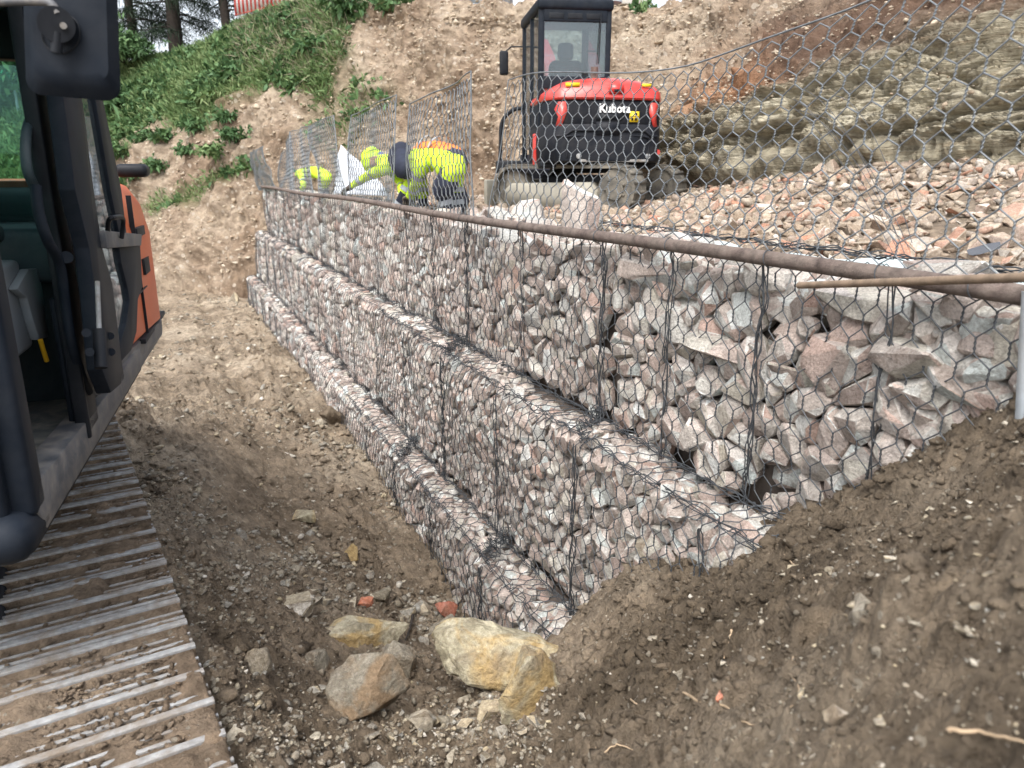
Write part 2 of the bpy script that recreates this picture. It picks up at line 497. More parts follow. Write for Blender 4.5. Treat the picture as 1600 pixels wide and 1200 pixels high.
def ground_z(x, y):
    x = np.asarray(x, float); y = np.asarray(y, float)
    h = ground_rel(x, y, _gf(x, y))
    a = x * D3[0] + y * D3[1]; n_ = x * N3[0] + y * N3[1]
    under = np.clip((.30 - n_) / .08, 0, 1) * np.clip((a + .5) / .5, 0, 1) * np.clip((6.2 - a) / .6, 0, 1)
    h = np.where(under > 0, h * (1 - under) + np.minimum(h, TRK_Z - .2) * under, h)
    # behind the wall faces the sheet drops so that it never pokes through the stones
    p = x * N1[0] + y * N1[1]; u = x * D1[0] + y * D1[1]
    return h
th = np.concatenate([np.linspace(-180, -46, 40, endpoint=False), np.linspace(-46, 46, 600), np.linspace(46, 180, 41)[1:]]) * pi / 180
rr = np.concatenate([[0.02, .2], np.geomspace(.4, 8, 470), np.geomspace(8, 32, 75)[1:], [45, 70, 110]])
TT, RR = np.meshgrid(th, rr)
gx, gy = RR * np.sin(TT), RR * np.cos(TT)
gz = ground_z(gx, gy)
# overhangs and crumbling: push the sheet sideways a little
PP = np.stack([gx, gy, gz], -1)
amp = np.clip(RR / 2, .1, 1) * .018
PP[..., 0] += fbm(PP * 11 + 50, 3, 61) * amp
PP[..., 1] += fbm(PP * 11 + 90, 3, 67) * amp
me = npmesh('ground', PP.reshape(-1, 3), grid_faces(*TT.shape)[:, ::-1], M_SOIL, True)
GROUND = link('ground', me, kind='structure', label='damp brown churned earth of the corridor and the bank in the foreground')

# ------------------------------------------------------------------ rock shapes
def rock_bm(seed, flat=1., long=1., npts=16, sub=0, rough=.02, box=.5):
    r = random.Random(seed)
    bm = bmesh.new()
    ax = (r.uniform(.85, 1.1) * long, r.uniform(.75, 1.0), r.uniform(.6, .85) * flat)
    for k in range(npts):
        v = Vector((r.gauss(0, 1), r.gauss(0, 1), r.gauss(0, 1))).normalized()
        m = max(abs(v.x), abs(v.y), abs(v.z))
        v = v * (1 - box) + v / m * box * .85
        v *= r.uniform(.82, 1.05)
        bm.verts.new((v.x * ax[0] * .5, v.y * ax[1] * .5, v.z * ax[2] * .5))
    o = bmesh.ops.convex_hull(bm, input=bm.verts[:])
    bmesh.ops.delete(bm, geom=[v for v in bm.verts if not v.link_faces], context='VERTS')
    if sub:
        bmesh.ops.bevel(bm, geom=bm.edges[:], offset=.016, segments=1, affect='EDGES', profile=.5)
        bmesh.ops.triangulate(bm, faces=bm.faces[:])
        for s_ in range(sub):
            bmesh.ops.subdivide_edges(bm, edges=[e for e in bm.edges if e.calc_length() > .09], cuts=1)
            bmesh.ops.triangulate(bm, faces=bm.faces[:])
        C = np.array([v.co[:] for v in bm.verts])
        d = fbm(C * 3.3 + seed * 3.7, 4, seed % 97, .6) * rough * 2.2 + ridged(C * 7 + seed, 2, 3) * rough * .6
        bm.normal_update()
        for v, q in zip(bm.verts, d): v.co += v.normal * float(q)
    return bm
def bm_mesh(bm, name, mat, ang=38):
    bmesh.ops.recalc_face_normals(bm, faces=bm.faces[:])
    me = bpy.data.meshes.new(name); bm.to_mesh(me); bm.free()
    me.materials.append(mat)
    me.polygons.foreach_set('use_smooth', np.ones(len(me.polygons), bool))
    me.set_sharp_from_angle(angle=radians(ang))
    return me
def mesh_arrays(me):
    V = np.zeros(len(me.vertices) * 3); me.vertices.foreach_get('co', V); V = V.reshape(-1, 3)
    me.calc_loop_triangles()
    T = np.zeros(len(me.loop_triangles) * 3, np.int32); me.loop_triangles.foreach_get('vertices', T)
    return V, T.reshape(-1, 3)
LIB = {}
def lib(kind):
    if kind in LIB: return LIB[kind]
    mat = {'st': M_ST, 'rub': M_RUB, 'gst': M_GST, 'clod': M_SOIL, 'hst': M_HST}[kind]
    L = []
    for k in range(16):
        if kind == 'clod': bm = rock_bm(500 + k, [.6, .9, .75][k % 3], [1, 1.4, 1.2][k % 3], 9, 0, box=.25)
        else: bm = rock_bm(100 + k * 3 + len(kind), random.Random(k).choice([.5, .7, .9, 1.1]), random.Random(k + 5).choice([1, 1.2, 1.5]), 11, 0)
        L.append(bm_mesh(bm, 'stone', mat))
    LIB[kind] = L
    return L
LIB_HI = {}
def lib_hi(kind):
    if kind in LIB_HI: return LIB_HI[kind]
    mat = {'st': M_ST, 'rub': M_RUB, 'gst': M_GST}[kind]
    LIB_HI[kind] = [bm_mesh(rock_bm(900 + k * 7, [.55, .8, 1][k % 3], [1, 1.25, 1.5][k % 3], 11 + k % 3, 1, .012, .6), 'stone', mat, 16) for k in range(14)]
    return LIB_HI[kind]
def rand_rots(n, lay=0.):
    """random rotation matrices; lay>0 keeps the flat side down"""
    a = rng.uniform(0, 2 * pi, n)
    t = rng.normal(0, 1, n) * (pi if lay == 0 else .35 / lay)
    b = rng.uniform(0, 2 * pi, n)
    ca, sa, ct, st, cb, sb = np.cos(a), np.sin(a), np.cos(t), np.sin(t), np.cos(b), np.sin(b)
    Z = np.zeros(n); O = np.ones(n)
    A = np.stack([ca, -sa, Z, sa, ca, Z, Z, Z, O], -1).reshape(-1, 3, 3)
    B = np.stack([O, Z, Z, Z, ct, -st, Z, st, ct], -1).reshape(-1, 3, 3)
    C = np.stack([cb, -sb, Z, sb, cb, Z, Z, Z, O], -1).reshape(-1, 3, 3)
    return A @ B @ C
def scatter_stuff(name, meshes, pos, size, mat, parent=None, lay=1., **k):
    """all copies joined in one mesh"""
    n = len(pos)
    R = rand_rots(n, lay)
    which = rng.integers(0, len(meshes), n)
    Vs, Fs, off = [], [], 0
    for i, m in enumerate(meshes):
        ix = np.where(which == i)[0]
        if not len(ix): continue
        V, T = mesh_arrays(m)
        W_ = np.einsum('nij,vj->nvi', R[ix], V) * size[ix][:, None, None] + pos[ix][:, None]
        Vs.append(W_.reshape(-1, 3))
        Fs.append((T[None] + (np.arange(len(ix)) * len(V))[:, None, None] + off).reshape(-1, 3))
        off += len(ix) * len(V)
    me = npmesh(name, np.concatenate(Vs), np.concatenate(Fs), mat, False)
    return link(name, me, parent, **k)
def scatter_objs(name, meshes, pos, size, parent, lay=1., mat=None):
    R = rand_rots(len(pos), lay)
    out = []
    for i in range(len(pos)):
        o = bpy.data.objects.new(name, meshes[int(rng.integers(0, len(meshes)))])
        M = Matrix(R[i].tolist()).to_4x4()
        s = size[i]
        o.matrix_world = Matrix.Translation(Vector(pos[i])) @ M @ Matrix.Diagonal((s, s, s, 1))
        COL.objects.link(o)
        if parent: o.parent = parent
        out.append(o)
    return out

# ------------------------------------------------------------------ gabion stones as cells packed against the mesh
def voronoi(P, k=14):
    n = len(P); cells = []
    for i0 in range(0, n, 800):
        Q = P[i0:i0 + 800]
        d = np.linalg.norm(Q[:, None] - P[None], axis=2)
        nn = np.argpartition(d, min(k + 1, n - 1), axis=1)[:, :k + 1]
        for j in range(len(Q)):
            c = Q[j]
            idx = [q for q in nn[j] if q != i0 + j]
            idx.sort(key=lambda q: d[j, q])
            R_ = d[j, idx[0]] * 2.4 + .02
            poly = [(c[0] + R_ * cos(t), c[1] + R_ * sin(t)) for t in np.linspace(0, 2 * pi, 9)[:-1]]
            for q in idx:
                mx, my = (c[0] + P[q, 0]) / 2, (c[1] + P[q, 1]) / 2
                nx, ny = P[q, 0] - c[0], P[q, 1] - c[1]
                out = []
                m = len(poly)
                for a in range(m):
                    x0, y0 = poly[a]; x1, y1 = poly[(a + 1) % m]
                    s0 = (x0 - mx) * nx + (y0 - my) * ny; s1 = (x1 - mx) * nx + (y1 - my) * ny
                    if s0 <= 0: out.append((x0, y0))
                    if s0 * s1 < 0:
                        t = s0 / (s0 - s1); out.append((x0 + t * (x1 - x0), y0 + t * (y1 - y0)))
                poly = out
                if len(poly) < 3: break
            cells.append(poly)
    return cells
def cell_points(s0, s1, t0, t1, du, dt, drop=.15):
    rows = []
    nt_ = max(1, int(round((t1 - t0) / dt)))
    for j in range(-1, nt_ + 1):
        t = t0 + (j + .5) * (t1 - t0) / nt_
        n = int((s1 - s0) / du) + 2
        for i in range(-1, n):
            if random.random() < drop: continue
            rows.append((s0 + (i + .5 * (j % 2)) * du + random.gauss(0, .31) * du, t + random.gauss(0, .29) * dt))
    return np.array(rows)
def cell_stone(poly, hi):
    """one stone: convex rock filling the cell; coordinates (s,t,out)"""
    P = np.array(poly); c = P.mean(0)
    ar = .5 * abs(np.dot(P[:, 0], np.roll(P[:, 1], 1)) - np.dot(P[:, 1], np.roll(P[:, 0], 1)))
    size = sqrt(max(ar, 1e-6))
    f = random.uniform(.93, 1.06)
    E = []
    for a in range(len(P)):
        b = P[(a + 1) % len(P)]
        if np.linalg.norm(b - P[a]) < .12 * size: E.append((P[a] + b) / 2); continue
        E.append(P[a] * .8 + b * .2); E.append(P[a] * .2 + b * .8)
    E = c + (np.array(E) - c) * f
    tilt = np.array([random.gauss(0, .38), random.gauss(.16, .36)])
    off = random.gauss(-.004, .013)
    pts = []
    for e in E:
        pts.append((*e, -random.uniform(.1, .32) * size + off))
        pts.append((*(c + (e - c) * .75), -.75 * size))
    k = random.uniform(.25, .72)
    for e in E[::random.choice((2, 2, 3))]:
        q = (e - c) * k * random.uniform(.8, 1.2)
        pts.append((*(c + q), off + min(.012, .06 * size + float(q @ tilt) + random.gauss(0, .03) * size)))
    bm = bmesh.new()
    for p in pts: bm.verts.new(p)
    bmesh.ops.convex_hull(bm, input=bm.verts[:])
    bmesh.ops.delete(bm, geom=[v for v in bm.verts if not v.link_faces], context='VERTS')
    if hi:
        bmesh.ops.bevel(bm, geom=[e for e in bm.edges if len(e.link_faces) == 2 and e.calc_face_angle(0) > .3], offset=size * .02, segments=1, affect='EDGES', profile=.5)
        bmesh.ops.triangulate(bm, faces=bm.faces[:])
        C = np.array([v.co[:] for v in bm.verts])
        d = fbm(C * 30 + 5, 2, 3) * .05 * size
        bm.normal_update()
        for v, q in zip(bm.verts, d): v.co += v.normal * float(q)
    else:
        bmesh.ops.triangulate(bm, faces=bm.faces[:])
    return bm, c, size
LAST_TOP = {}
def fill_face(root, s0, s1, t0, t1, M, du, dt, hi, single, maxn=290, grad=None, skip=None):
    """M maps (s,t,out) -> world"""
    pts = cell_points(s0, s1, t0, t1, du, dt)
    if grad: pts = grad(pts)
    cells = voronoi(pts)
    keep = []
    for p, poly in zip(pts, cells):
        if len(poly) < 3: continue
        if not (s0 - .01 < p[0] < s1 + .01 and t0 - .02 < p[1] < t1 + .02): continue
        P = np.clip(np.array(poly), [s0 + .004, t0 - .05], [s1 - .004, t1 + .05])
        if skip and skip(p): continue
        keep.append([tuple(q) for q in P])
    V_, F_, C_, off = [], [], [], 0
    for poly in keep:
        bm, c, size = cell_stone(poly, hi)
        if not bm.faces: bm.free(); continue
        bmesh.ops.recalc_face_normals(bm, faces=bm.faces[:])
        bm.verts.index_update()
        V_.append(np.array([v.co[:] for v in bm.verts])); F_.append(np.array([[v.index for v in f.verts] for f in bm.faces]))
        C_.append((c[0], c[1], -.3 * size)); bm.free()
    if not V_: return
    nv = [len(v) for v in V_]
    W_ = M(np.concatenate(V_)); CW_ = M(np.array(C_))
    q = M(np.array([[s0, t0, 0.], [s0 + .01, t0, 0.], [s0, t0 + .01, 0.], [s0, t0, .01]]))
    if np.linalg.det(q[1:] - q[0]) < 0: F_ = [f[:, ::-1] for f in F_]
    st = np.cumsum([0] + nv)
    if single:
        for i in range(len(nv)):
            me = npmesh('stone', W_[st[i]:st[i + 1]] - CW_[i], F_[i], M_ST, True)
            me.set_sharp_from_angle(angle=radians(14))
            link('stone', me, root, loc=CW_[i])
    else:
        me = npmesh('stone_fill', W_, np.concatenate([f + st[i] for i, f in enumerate(F_)]), M_ST)
        link('stone_fill', me, root, kind='stuff')

# ------------------------------------------------------------------ woven hexagonal wire
def hexwire(s0, s1, t0, t1, fun, near, mb_list, warp=.011, seed=0, r=.0019, sel=None):
    """fun maps arrays (s,t) -> world points; gathers V,F into mb_list"""
    Wd, T, H = .094, .044, .036
    pitch = T + H
    j0, j1 = int(math.floor(t0 / pitch)) - 1, int(math.ceil(t1 / pitch)) + 1
    i0, i1 = int(math.floor(s0 / Wd)) - 1, int(math.ceil(s1 / Wd)) + 1
    J, I = np.meshgrid(np.arange(j0, j1), np.arange(i0, i1), indexing='ij')
    sx = (I + .5 * (J % 2)) * Wd; tb = J * pitch; tt = tb + T
    def wr(s, t):
        P = np.stack([s * 4.1, t * 4.1, np.full_like(s, seed + .5)], -1)
        Q = P * 3.7
        return s + vnoise(P, 3) * warp + vnoise(Q, 13) * .005, t + vnoise(P + 31, 4) * warp + vnoise(Q + 5, 14) * .005
    def clipok(a, b, c, d):
        return (np.minimum(a, c) >= s0 - 1e-4) & (np.maximum(a, c) <= s1 + 1e-4) & (np.minimum(b, d) >= t0 - 1e-4) & (np.maximum(b, d) <= t1 + 1e-4)
    # twists
    m = clipok(sx, tb, sx, tt)
    A = fun(*wr(sx[m], tb[m])); B = fun(*wr(sx[m], tt[m]))
    # diagonals: from the top of a twist to the two twists of the row above
    ss, st_ = sx.ravel(), tt.ravel()
    dA, dB = [], []
    for sg in (-1, 1):
        es = ss + sg * Wd / 2; et = st_ + H
        m2 = clipok(ss, st_, es, et)
        dA.append(fun(*wr(ss[m2], st_[m2]))); dB.append(fun(*wr(es[m2], et[m2])))
    dA = np.concatenate(dA); dB = np.concatenate(dB)
    if sel is not None:
        k = sel((A + B) / 2); A, B = A[k], B[k]
        k = sel((dA + dB) / 2); dA, dB = dA[k], dB[k]
    if len(dA): mb_list.append(segs_tube(dA, dB, r, 5 if near else 3))
    if not len(A): return
    if not near:
        mb_list.append(segs_tube(A, B, r * 1.5, 3)); return
    K = 6
    Tn = B - A; L = np.linalg.norm(Tn, axis=1)[:, None]; Tn = Tn / L
    n1 = np.cross(Tn, np.array([.3, .5, .2])); n1 /= np.linalg.norm(n1, axis=1)[:, None]; n2 = np.cross(Tn, n1)
    for ph in (0, pi):
        prev = None
        for k in range(K + 1):
            t = k / K; a = ph + t * 3 * pi
            q = A + Tn * L * t + (n1 * cos(a) + n2 * sin(a)) * r * .95
            if prev is not None: mb_list.append(segs_tube(prev, q, r, 3))
            prev = q
def wires_obj(name, L, mat, parent=None, **k):
    Vs, Fs, off = [], [], 0
    for V, Fa in L:
        Vs.append(V); Fs.append(Fa + off); off += len(V)
    me = npmesh(name, np.concatenate(Vs), np.concatenate(Fs), mat, True)
    return link(name, me, parent, **k)
def wobbly(A, B, n, amp, seed, r=.0025, mult=1):
    L = []
    A = np.array(A, float); B = np.array(B, float)
    for m in range(mult):
        t = np.linspace(0, 1, n)[:, None]
        P = A + (B - A) * t
        d = np.stack([vnoise(np.c_[t[:, 0] * n / 2.5 + m * 3.3, t[:, 0] * 0 + seed + m * 1.7, t[:, 0] * 0 + k * 9.1], 8) for k in range(3)], 1)
        P = P + d * amp
        L.append(segs_tube(P[:-1], P[1:], r, 4))
    return L

def belly(s, t, p):
    """outward bulge of a filled basket face; shared by stones and wire"""
    zt = Z_PIPE if p == P3 else (Z3 if p == P2 else Z2)
    s = np.asarray(s, float); t = np.asarray(t, float)
    q = np.stack([s * 2.1, t * 2.6, np.full_like(s, p * 5)], -1)
    b_ = .028 * vnoise(q, 55) + .022 * np.sin((s % 1.) * pi) * np.sin(np.clip((zt - t), 0, 1) * pi)
    if p != P3: b_ = b_ - .045 * np.clip(1 - (zt - t) / .09, 0, 1) ** 2
    return b_
def sagz(s, t, p):
    zt = Z_PIPE if p == P3 else (Z3 if p == P2 else Z2)
    if p == P3: return np.asarray(s, float) * 0
    s = np.asarray(s, float)
    return .03 * vnoise(np.stack([s * 2.7, s * 0, np.full_like(s, p)], -1), 57) * np.clip(1 - (zt - np.asarray(t, float)) / .3, 0, 1)
def face_fn(p, seed, bulge=.012):
    def fn(s, t):
        q = np.stack([s * 3.1, t * 3.1, np.full_like(s, seed)], -1)
        out = -.012 + vnoise(q, 17) * bulge
        return D1[None] * s[:, None] + N1[None] * (p - .008 - np.abs(out) - belly(s, t, p))[:, None] + UP[None] * (t + sagz(s, t, p))[:, None]
    return fn
def topz(s, t, z):
    p = P2 if z == Z3 else P1
    s = np.asarray(s, float); t = np.asarray(t, float)
    e = .03 * vnoise(np.stack([s * 2.7, s * 0, np.full_like(s, p)], -1), 57)
    return e + .03 * vnoise(np.stack([s * 4.5, t * 6, s * 0 + p], -1), 58) - .03 * np.clip(1 - (t - p) / .07, 0, 1) ** 2
def top_fn(z, seed):
    def fn(s, t):      # t = p
        q = np.stack([s * 3.1, t * 3.1, np.full_like(s, seed)], -1)
        return D1[None] * s[:, None] + N1[None] * t[:, None] + UP[None] * (z + .012 + np.abs(vnoise(q, 19)) * .02 + topz(s, t, z))[:, None]
    return fn

def z_cap(u):            # height of the stones in the top course; low and open between the workers, heaped near
    return -.385 - .03 * sin(u * 1.7)
ORD = ['nearest', 'second', 'third', 'fourth', 'fifth', 'sixth', 'seventh', 'eighth', 'ninth', 'tenth']
GR = 'wire baskets of stone stacked as a retaining wall'
BIGS = []
# (pixel x, pixel y, offset into the basket, length, depth, height, turn, roll) of the big front stones of the top course
FRONT = [(1345, 482, .0, .50, .30, .125, 0, .0, -.04), (1135, 545, .0, .40, .26, .115, 0, 0, .1), (1030, 432, .02, .66, .3, .13, 0, 0, -.10), (1068, 492, .0, .30, .28, .22, 0, 0, 0),
         (1310, 562, .0, .20, .2, .17, 0, 0, 0), (1435, 548, .0, .27, .2, .10, 0, 0, .08), (1372, 600, .0, .11, .16, .19, 0, 0, .1), (1430, 610, .0, .22, .2, .11, 0, 0, -.3), (1500, 480, .0, .16, .2, .15, 0, 0, 0), (1565, 540, .0, .15, .2, .2, 0, 0, 0),
         (1460, 500, .02, .16, .2, .12, 0, 0, 0), (1175, 435, .03, .2, .2, .18, 0, 0, .3), (1230, 520, .0, .16, .2, .14, 0, 0, 0), (1520, 610, .0, .22, .2, .11, 0, 0, -.1), (1440, 655, .0, .24, .2, .12, 0, 0, .05),
         (910, 400, .05, .60, .3, .13, 0, 0, .08), (880, 440, .0, .28, .2, .13, 0, 0, 0), (940, 440, .0, .3, .2, .12, 0, 0, .2), (800, 450, .0, .3, .2, .16, 0, 0, .3), (840, 480, .0, .24, .2, .12, 0, 0, 0)]
for a in FRONT:
    P_ = onp(a[0], a[1], P3 + .03)
    BIGS.append((P_ @ D1, P_[2], a[3] * .5, a[5] * .52))
core = MB()
def course(tag, pf, zb, zt, cuts, du, dt, ledge, words):
    roots = []
    for i in range(len(cuts) - 1):
        u0, u1 = cuts[i], cuts[i + 1]
        near = u0 < 8.2
        det = u0 < 6.0
        root = empty('gabion_basket', wp((u0 + u1) / 2, pf + .5, zb),
                     label='%s wire basket from the right in the %s course of the stone wall' % (ORD[i].replace('nearest', 'first'), words), cat='gabion basket', group=GR)
        root_inv = root.location.copy()
        kids0 = len(bpy.data.objects)
        holder = root
        Mf = lambda q, pf=pf: D1 * q[:, 0:1] + N1 * (pf + .012 - q[:, 2] - belly(q[:, 0], q[:, 1], pf))[:, None] + UP * (q[:, 1] + sagz(q[:, 0], q[:, 1], pf))[:, None]
        grad = None
        top = zt
        if tag == 3:
            top = z_cap((u0 + u1) / 2)
        skip = None
        if tag == 3: skip = lambda q: any(((q[0] - bu) / bw) ** 2 + ((q[1] - bz) / bh) ** 2 < 1 for bu, bz, bw, bh in BIGS)
        k = 1. if u0 < 6 else (1.12 if u0 < 11 else 1.3)
        class R: pass
        before = set(o.name for o in bpy.data.objects)
        fill_face(None, u0, u1, zb + .01, top - .01, Mf, du * k, dt * k, det, near)
        if ledge:
            Mt = lambda q, zt=zt: D1 * q[:, 0:1] + N1 * q[:, 1:2] + UP * (zt - .012 + q[:, 2] + topz(q[:, 0], q[:, 1], zt))[:, None]
            fill_face(None, u0, u1, pf + .03, pf + ledge + .03, Mt, du * k * 1.05, .075, False, near and u0 < 6.5)
        for o in [o for o in bpy.data.objects if o.name not in before]:
            o.parent = root; o.location = Vector(o.location) - root_inv
        # wire
        L = []
        nearw = u0 < 6.4
        rw = .0023 if nearw else .0021
        ztop = zt if tag != 3 else Z_PIPE
        hexwire(u0, u1, zb, ztop + .005, face_fn(pf, tag * 7), nearw, L, seed=tag, r=rw)
        if ledge: hexwire(u0, u1, pf, pf + ledge + .04, top_fn(zt, tag), nearw, L, warp=.02, seed=tag + 10, r=rw)
        o = wires_obj('wire_mesh', L, M_WIRE, root); o.location = -root_inv
        # lacing: joints of the baskets and the diaphragm at mid length
        for uu, mu in ((u0, 5), ((u0 + u1) / 2, 3)):
            L = wobbly(wp(uu, pf - .03, zb), wp(uu, pf - .03, ztop - (.03 if ledge else 0)), 26 if nearw else 10, .02, uu, .0026, mu if nearw else 2)
            o = wires_obj('lacing_wire', L, M_LACE, root); o.location = -root_inv
        L = []
        if ledge: L += wobbly(wp(u0, pf + .015, zt + .012), wp(u1, pf + .015, zt + .012), 60 if nearw else 16, .028, u0 + 3, .0026, 4 if nearw else 2)
        if ledge:
            L += wobbly(wp(u0, pf + ledge - .03, zt + .028), wp(u1, pf + ledge - .03, zt + .028), 60 if nearw else 16, .02, u0 + 5, .0026, 4 if nearw else 2)
            if nearw:
                for uu in (u0 + .06,):
                    L += wobbly(wp(uu - .05, pf + .02, zt + .02), wp(uu + .16, pf + ledge, zt + .05), 16, .07, uu + 9, .0022, 12)
        if L: o = wires_obj('edge_lacing', L, M_LACE, root); o.location = -root_inv
        roots.append(root)
    return roots
# ------------------------------------------------------------------ the wall
B3 = course(3, P3, Z3, Z_PIPE, [1.05, 2.14, 3.27, 5.2, 6.75, 8.9, 11., 13.2, 15.4, 17.6], .142, .088, 0, 'top')
B2 = course(2, P2, Z2, Z3, [1.1, 3.08, 5.1, 7.1, 9.1, 11.2, 13.4, 15.6, 17.8], .104, .082, P3 - P2, 'middle')
B1 = course(1, P1, -2.98, Z2, [1.8, 3.79, 5.68, 7.6, 9.6, 11.7, 13.8, 16, 18], .104, .084, P2 - P1, 'bottom')
for B in (B3, B2, B1):
    pass
M_CORE = plain('dark_stone_core', (.10, .082, .07), .95, 0, .4, 12, .8)
cb = MB()
Mw = lambda v: wp(v[0], v[1], v[2])
cb.box((.9, P1 + .09, -3.3), (18.0, P3 + .9, Z2 - .07), Mw)
cb.box((.9, P2 + .09, Z2 - .07), (17.8, P3 + .9, Z3 - .07), Mw)
cb.box((.9, P3 + .10, Z3 - .07), (17.6, P3 + .93, -.62), Mw)
cb.build('wall_core', M_CORE, None, kind='structure', label='packed dark stone core inside the gabion wall')

def place(root, objs):
    for o in objs:
        o.parent = root; o.location = Vector(o.location) - Vector(root.location)

# loose big stones heaped on and behind the top course (seen through the mesh)
tops = []
def topstone(px, py, p, sx, sy, sz, rz=0, rx=0, mesh=None, ry=0., dp=0.):
    P = onp(px, py, p) + N1 * dp
    me = mesh or lib_hi('st')[int(rng.integers(0, 12))]
    o = bpy.data.objects.new('stone', me)
    ang = atan2(D1[1], D1[0])
    # raise or lower to the stated extents using the mesh bounds
    V, _ = mesh_arrays(me)
    e = V.max(0) - V.min(0)
    o.matrix_world = Matrix.Translation(Vector(P)) @ Matrix.Rotation(ang + rz, 4, 'Z') @ Matrix.Rotation(rx, 4, 'X') @ Matrix.Rotation(ry, 4, 'Y') @ Matrix.Diagonal((sx / e[0], sy / e[1], sz / e[2], 1))
    COL.objects.link(o)
    tops.append((o, o.matrix_world.copy()))
    return o
# (pixel, pixel, depth into the basket, length, width, height)
SLABS = [bm_mesh(rock_bm(1300 + k * 11, 1, 1, 19, 1, .014, .8), 'stone', M_ST, 18) for k in range(9)]
for k_, a in enumerate(FRONT): topstone(a[0], a[1], P3 + .02, a[3], a[4], a[5], a[6], a[7], SLABS[k_ % 9], a[8], a[4] * .5 - .02)
for a in [(1350, 487, 2.50, .42, .30, .125, 0, .1), (1135, 540, 2.08, .40, .26, .13, 0, 0), (1040, 430, 2.12, .56, .3, .12, 0, .1, None, -.12), (1075, 490, 2.13, .44, .28, .25, 0, 0),
          (1310, 560, 2.06, .22, .2, .2), (1430, 555, 2.05, .26, .2, .12), (1385, 600, 2.05, .16, .16, .17), (1450, 500, 2.12, .22, .22, .16), (1540, 470, 2.25, .28, .3, .16), (1570, 540, 2.1, .2, .2, .18),
          (905, 395, 2.35, .62, .4, .16, .1, .1), (860, 380, 2.6, .8, .3, .22, .2, .2, None, -.45), (800, 350, 2.7, .6, .4, .3), (765, 345, 2.5, .5, .35, .25), (905, 325, 2.85, .42, .3, .42, 0, .3), (830, 340, 2.9, .5, .3, .3),
          (1180, 430, 2.3, .3, .25, .2), (1230, 440, 2.35, .3, .25, .2), (1130, 445, 2.25, .2, .2, .18), (1290, 445, 2.5, .35, .3, .16), (1400, 450, 2.45, .35, .3, .18), (1500, 440, 2.6, .3, .3, .2),
          (1000, 450, 2.3, .3, .3, .2), (960, 455, 2.25, .26, .3, .16), (880, 440, 2.25, .3, .3, .18), (850, 465, 2.12, .24, .2, .14), (905, 470, 2.1, .22, .2, .12), (780, 400, 2.3, .4, .3, .25),
          (740, 380, 2.4, .45, .35, .25), (700, 365, 2.4, .35, .3, .2), (665, 375, 2.2, .35, .3, .2), (700, 345, 2.7, .4, .3, .2), (655, 350, 2.5, .4, .3, .2), (1090, 405, 2.6, .3, .3, .2), (1240, 480, 2.12, .2, .16, .12), (1230, 580, 2.05, .16, .14, .1),
          (930, 430, 2.5, .35, .3, .2), (820, 420, 2.2, .35, .3, .2), (1520, 600, 2.06, .24, .2, .14), (1440, 620, 2.06, .24, .2, .13)]:
    topstone(*a)
n = 330
u_ = rng.uniform(1.1, 7, n); p_ = np.where(u_ < 3.6, rng.uniform(P3 + .10, P3 + .66, n), rng.uniform(P3 + .10, P3 + .92, n))
s_ = rng.uniform(.13, .26, n)
pos = np.array([wp(a, b, -.56 + c * .28 + rng.uniform(0, .1)) for a, b, c in zip(u_, p_, s_)])
cuts3 = [1.05, 2.14, 3.27, 5.2, 6.75]
os_ = scatter_objs('stone', lib_hi('st'), pos, s_, None, 1.)
for o, m in [(o, o.matrix_world.copy()) for o in os_] + tops:
    u = m.translation @ Vector(D1)
    k = max(0, min(3, int(np.searchsorted(cuts3, u)) - 1))
    o.parent = B3[k]; o.matrix_basis = Matrix.Translation(-B3[k].location) @ m
n = 1500
u_ = rng.uniform(6.5, 17.6, n); p_ = rng.uniform(P3 + .03, P3 + .95, n)
pos = np.array([wp(a, b, -.46 + rng.uniform(-.08, .05)) for a, b in zip(u_, p_)])
o = scatter_stuff('stone_fill', lib('st'), pos, rng.uniform(.12, .2, n), M_ST, B3[5], 1., kind='stuff'); o.location = -B3[5].location

# open lids of wire standing up above the tube
def quad_fn(c00, c10, c01, c11, s0, s1, t1, seed, bow=.04, sag=.0):
    c00, c10, c01, c11 = [np.array(c, float) for c in (c00, c10, c01, c11)]
    def fn(s, t):
        a = ((s - s0) / (s1 - s0))[:, None]; b = (t / t1)[:, None]
        P = c00 * (1 - a) * (1 - b) + c10 * a * (1 - b) + c01 * (1 - a) * b + c11 * a * b
        q = np.stack([s * 1.7, t * 1.7, np.full_like(s, seed)], -1)
        return P + N1[None] * (vnoise(q, 23) * bow + (b[:, 0] ** 2) * .05)[:, None] - UP[None] * (sag * b[:, 0] * np.sin(a[:, 0] * pi) ** 2)[:, None]
    return fn
def lid(root, c00, c10, c01, c11, near, seed, r=.0019, bow=.04, sag=0.):
    s1 = float(np.linalg.norm(np.array(c10) - np.array(c00))); t1 = float(np.linalg.norm(np.array(c01) - np.array(c00)))
    s1 = round(s1 / .08) * .08; t1 = round(t1 / .071) * .071
    fn = quad_fn(c00, c10, c01, c11, 0, s1, t1, seed, bow, sag)
    L = []
    hexwire(0, s1, 0, t1, fn, near, L, warp=.012, seed=seed, r=r)
    # selvedge wire round the free edges
    for a0, b0, a1, b1 in ((0, t1, s1, t1), (0, 0, 0, t1), (s1, 0, s1, t1)):
        t = np.linspace(0, 1, 40)
        P = fn(a0 + (a1 - a0) * t, b0 + (b1 - b0) * t)
        L.append(segs_tube(P[:-1], P[1:], r * 1.5, 4))
    o = wires_obj('open_lid', L, M_LID, root)
    o.location = -root.location
    return o
pl = P3 - .02
E_ = .004
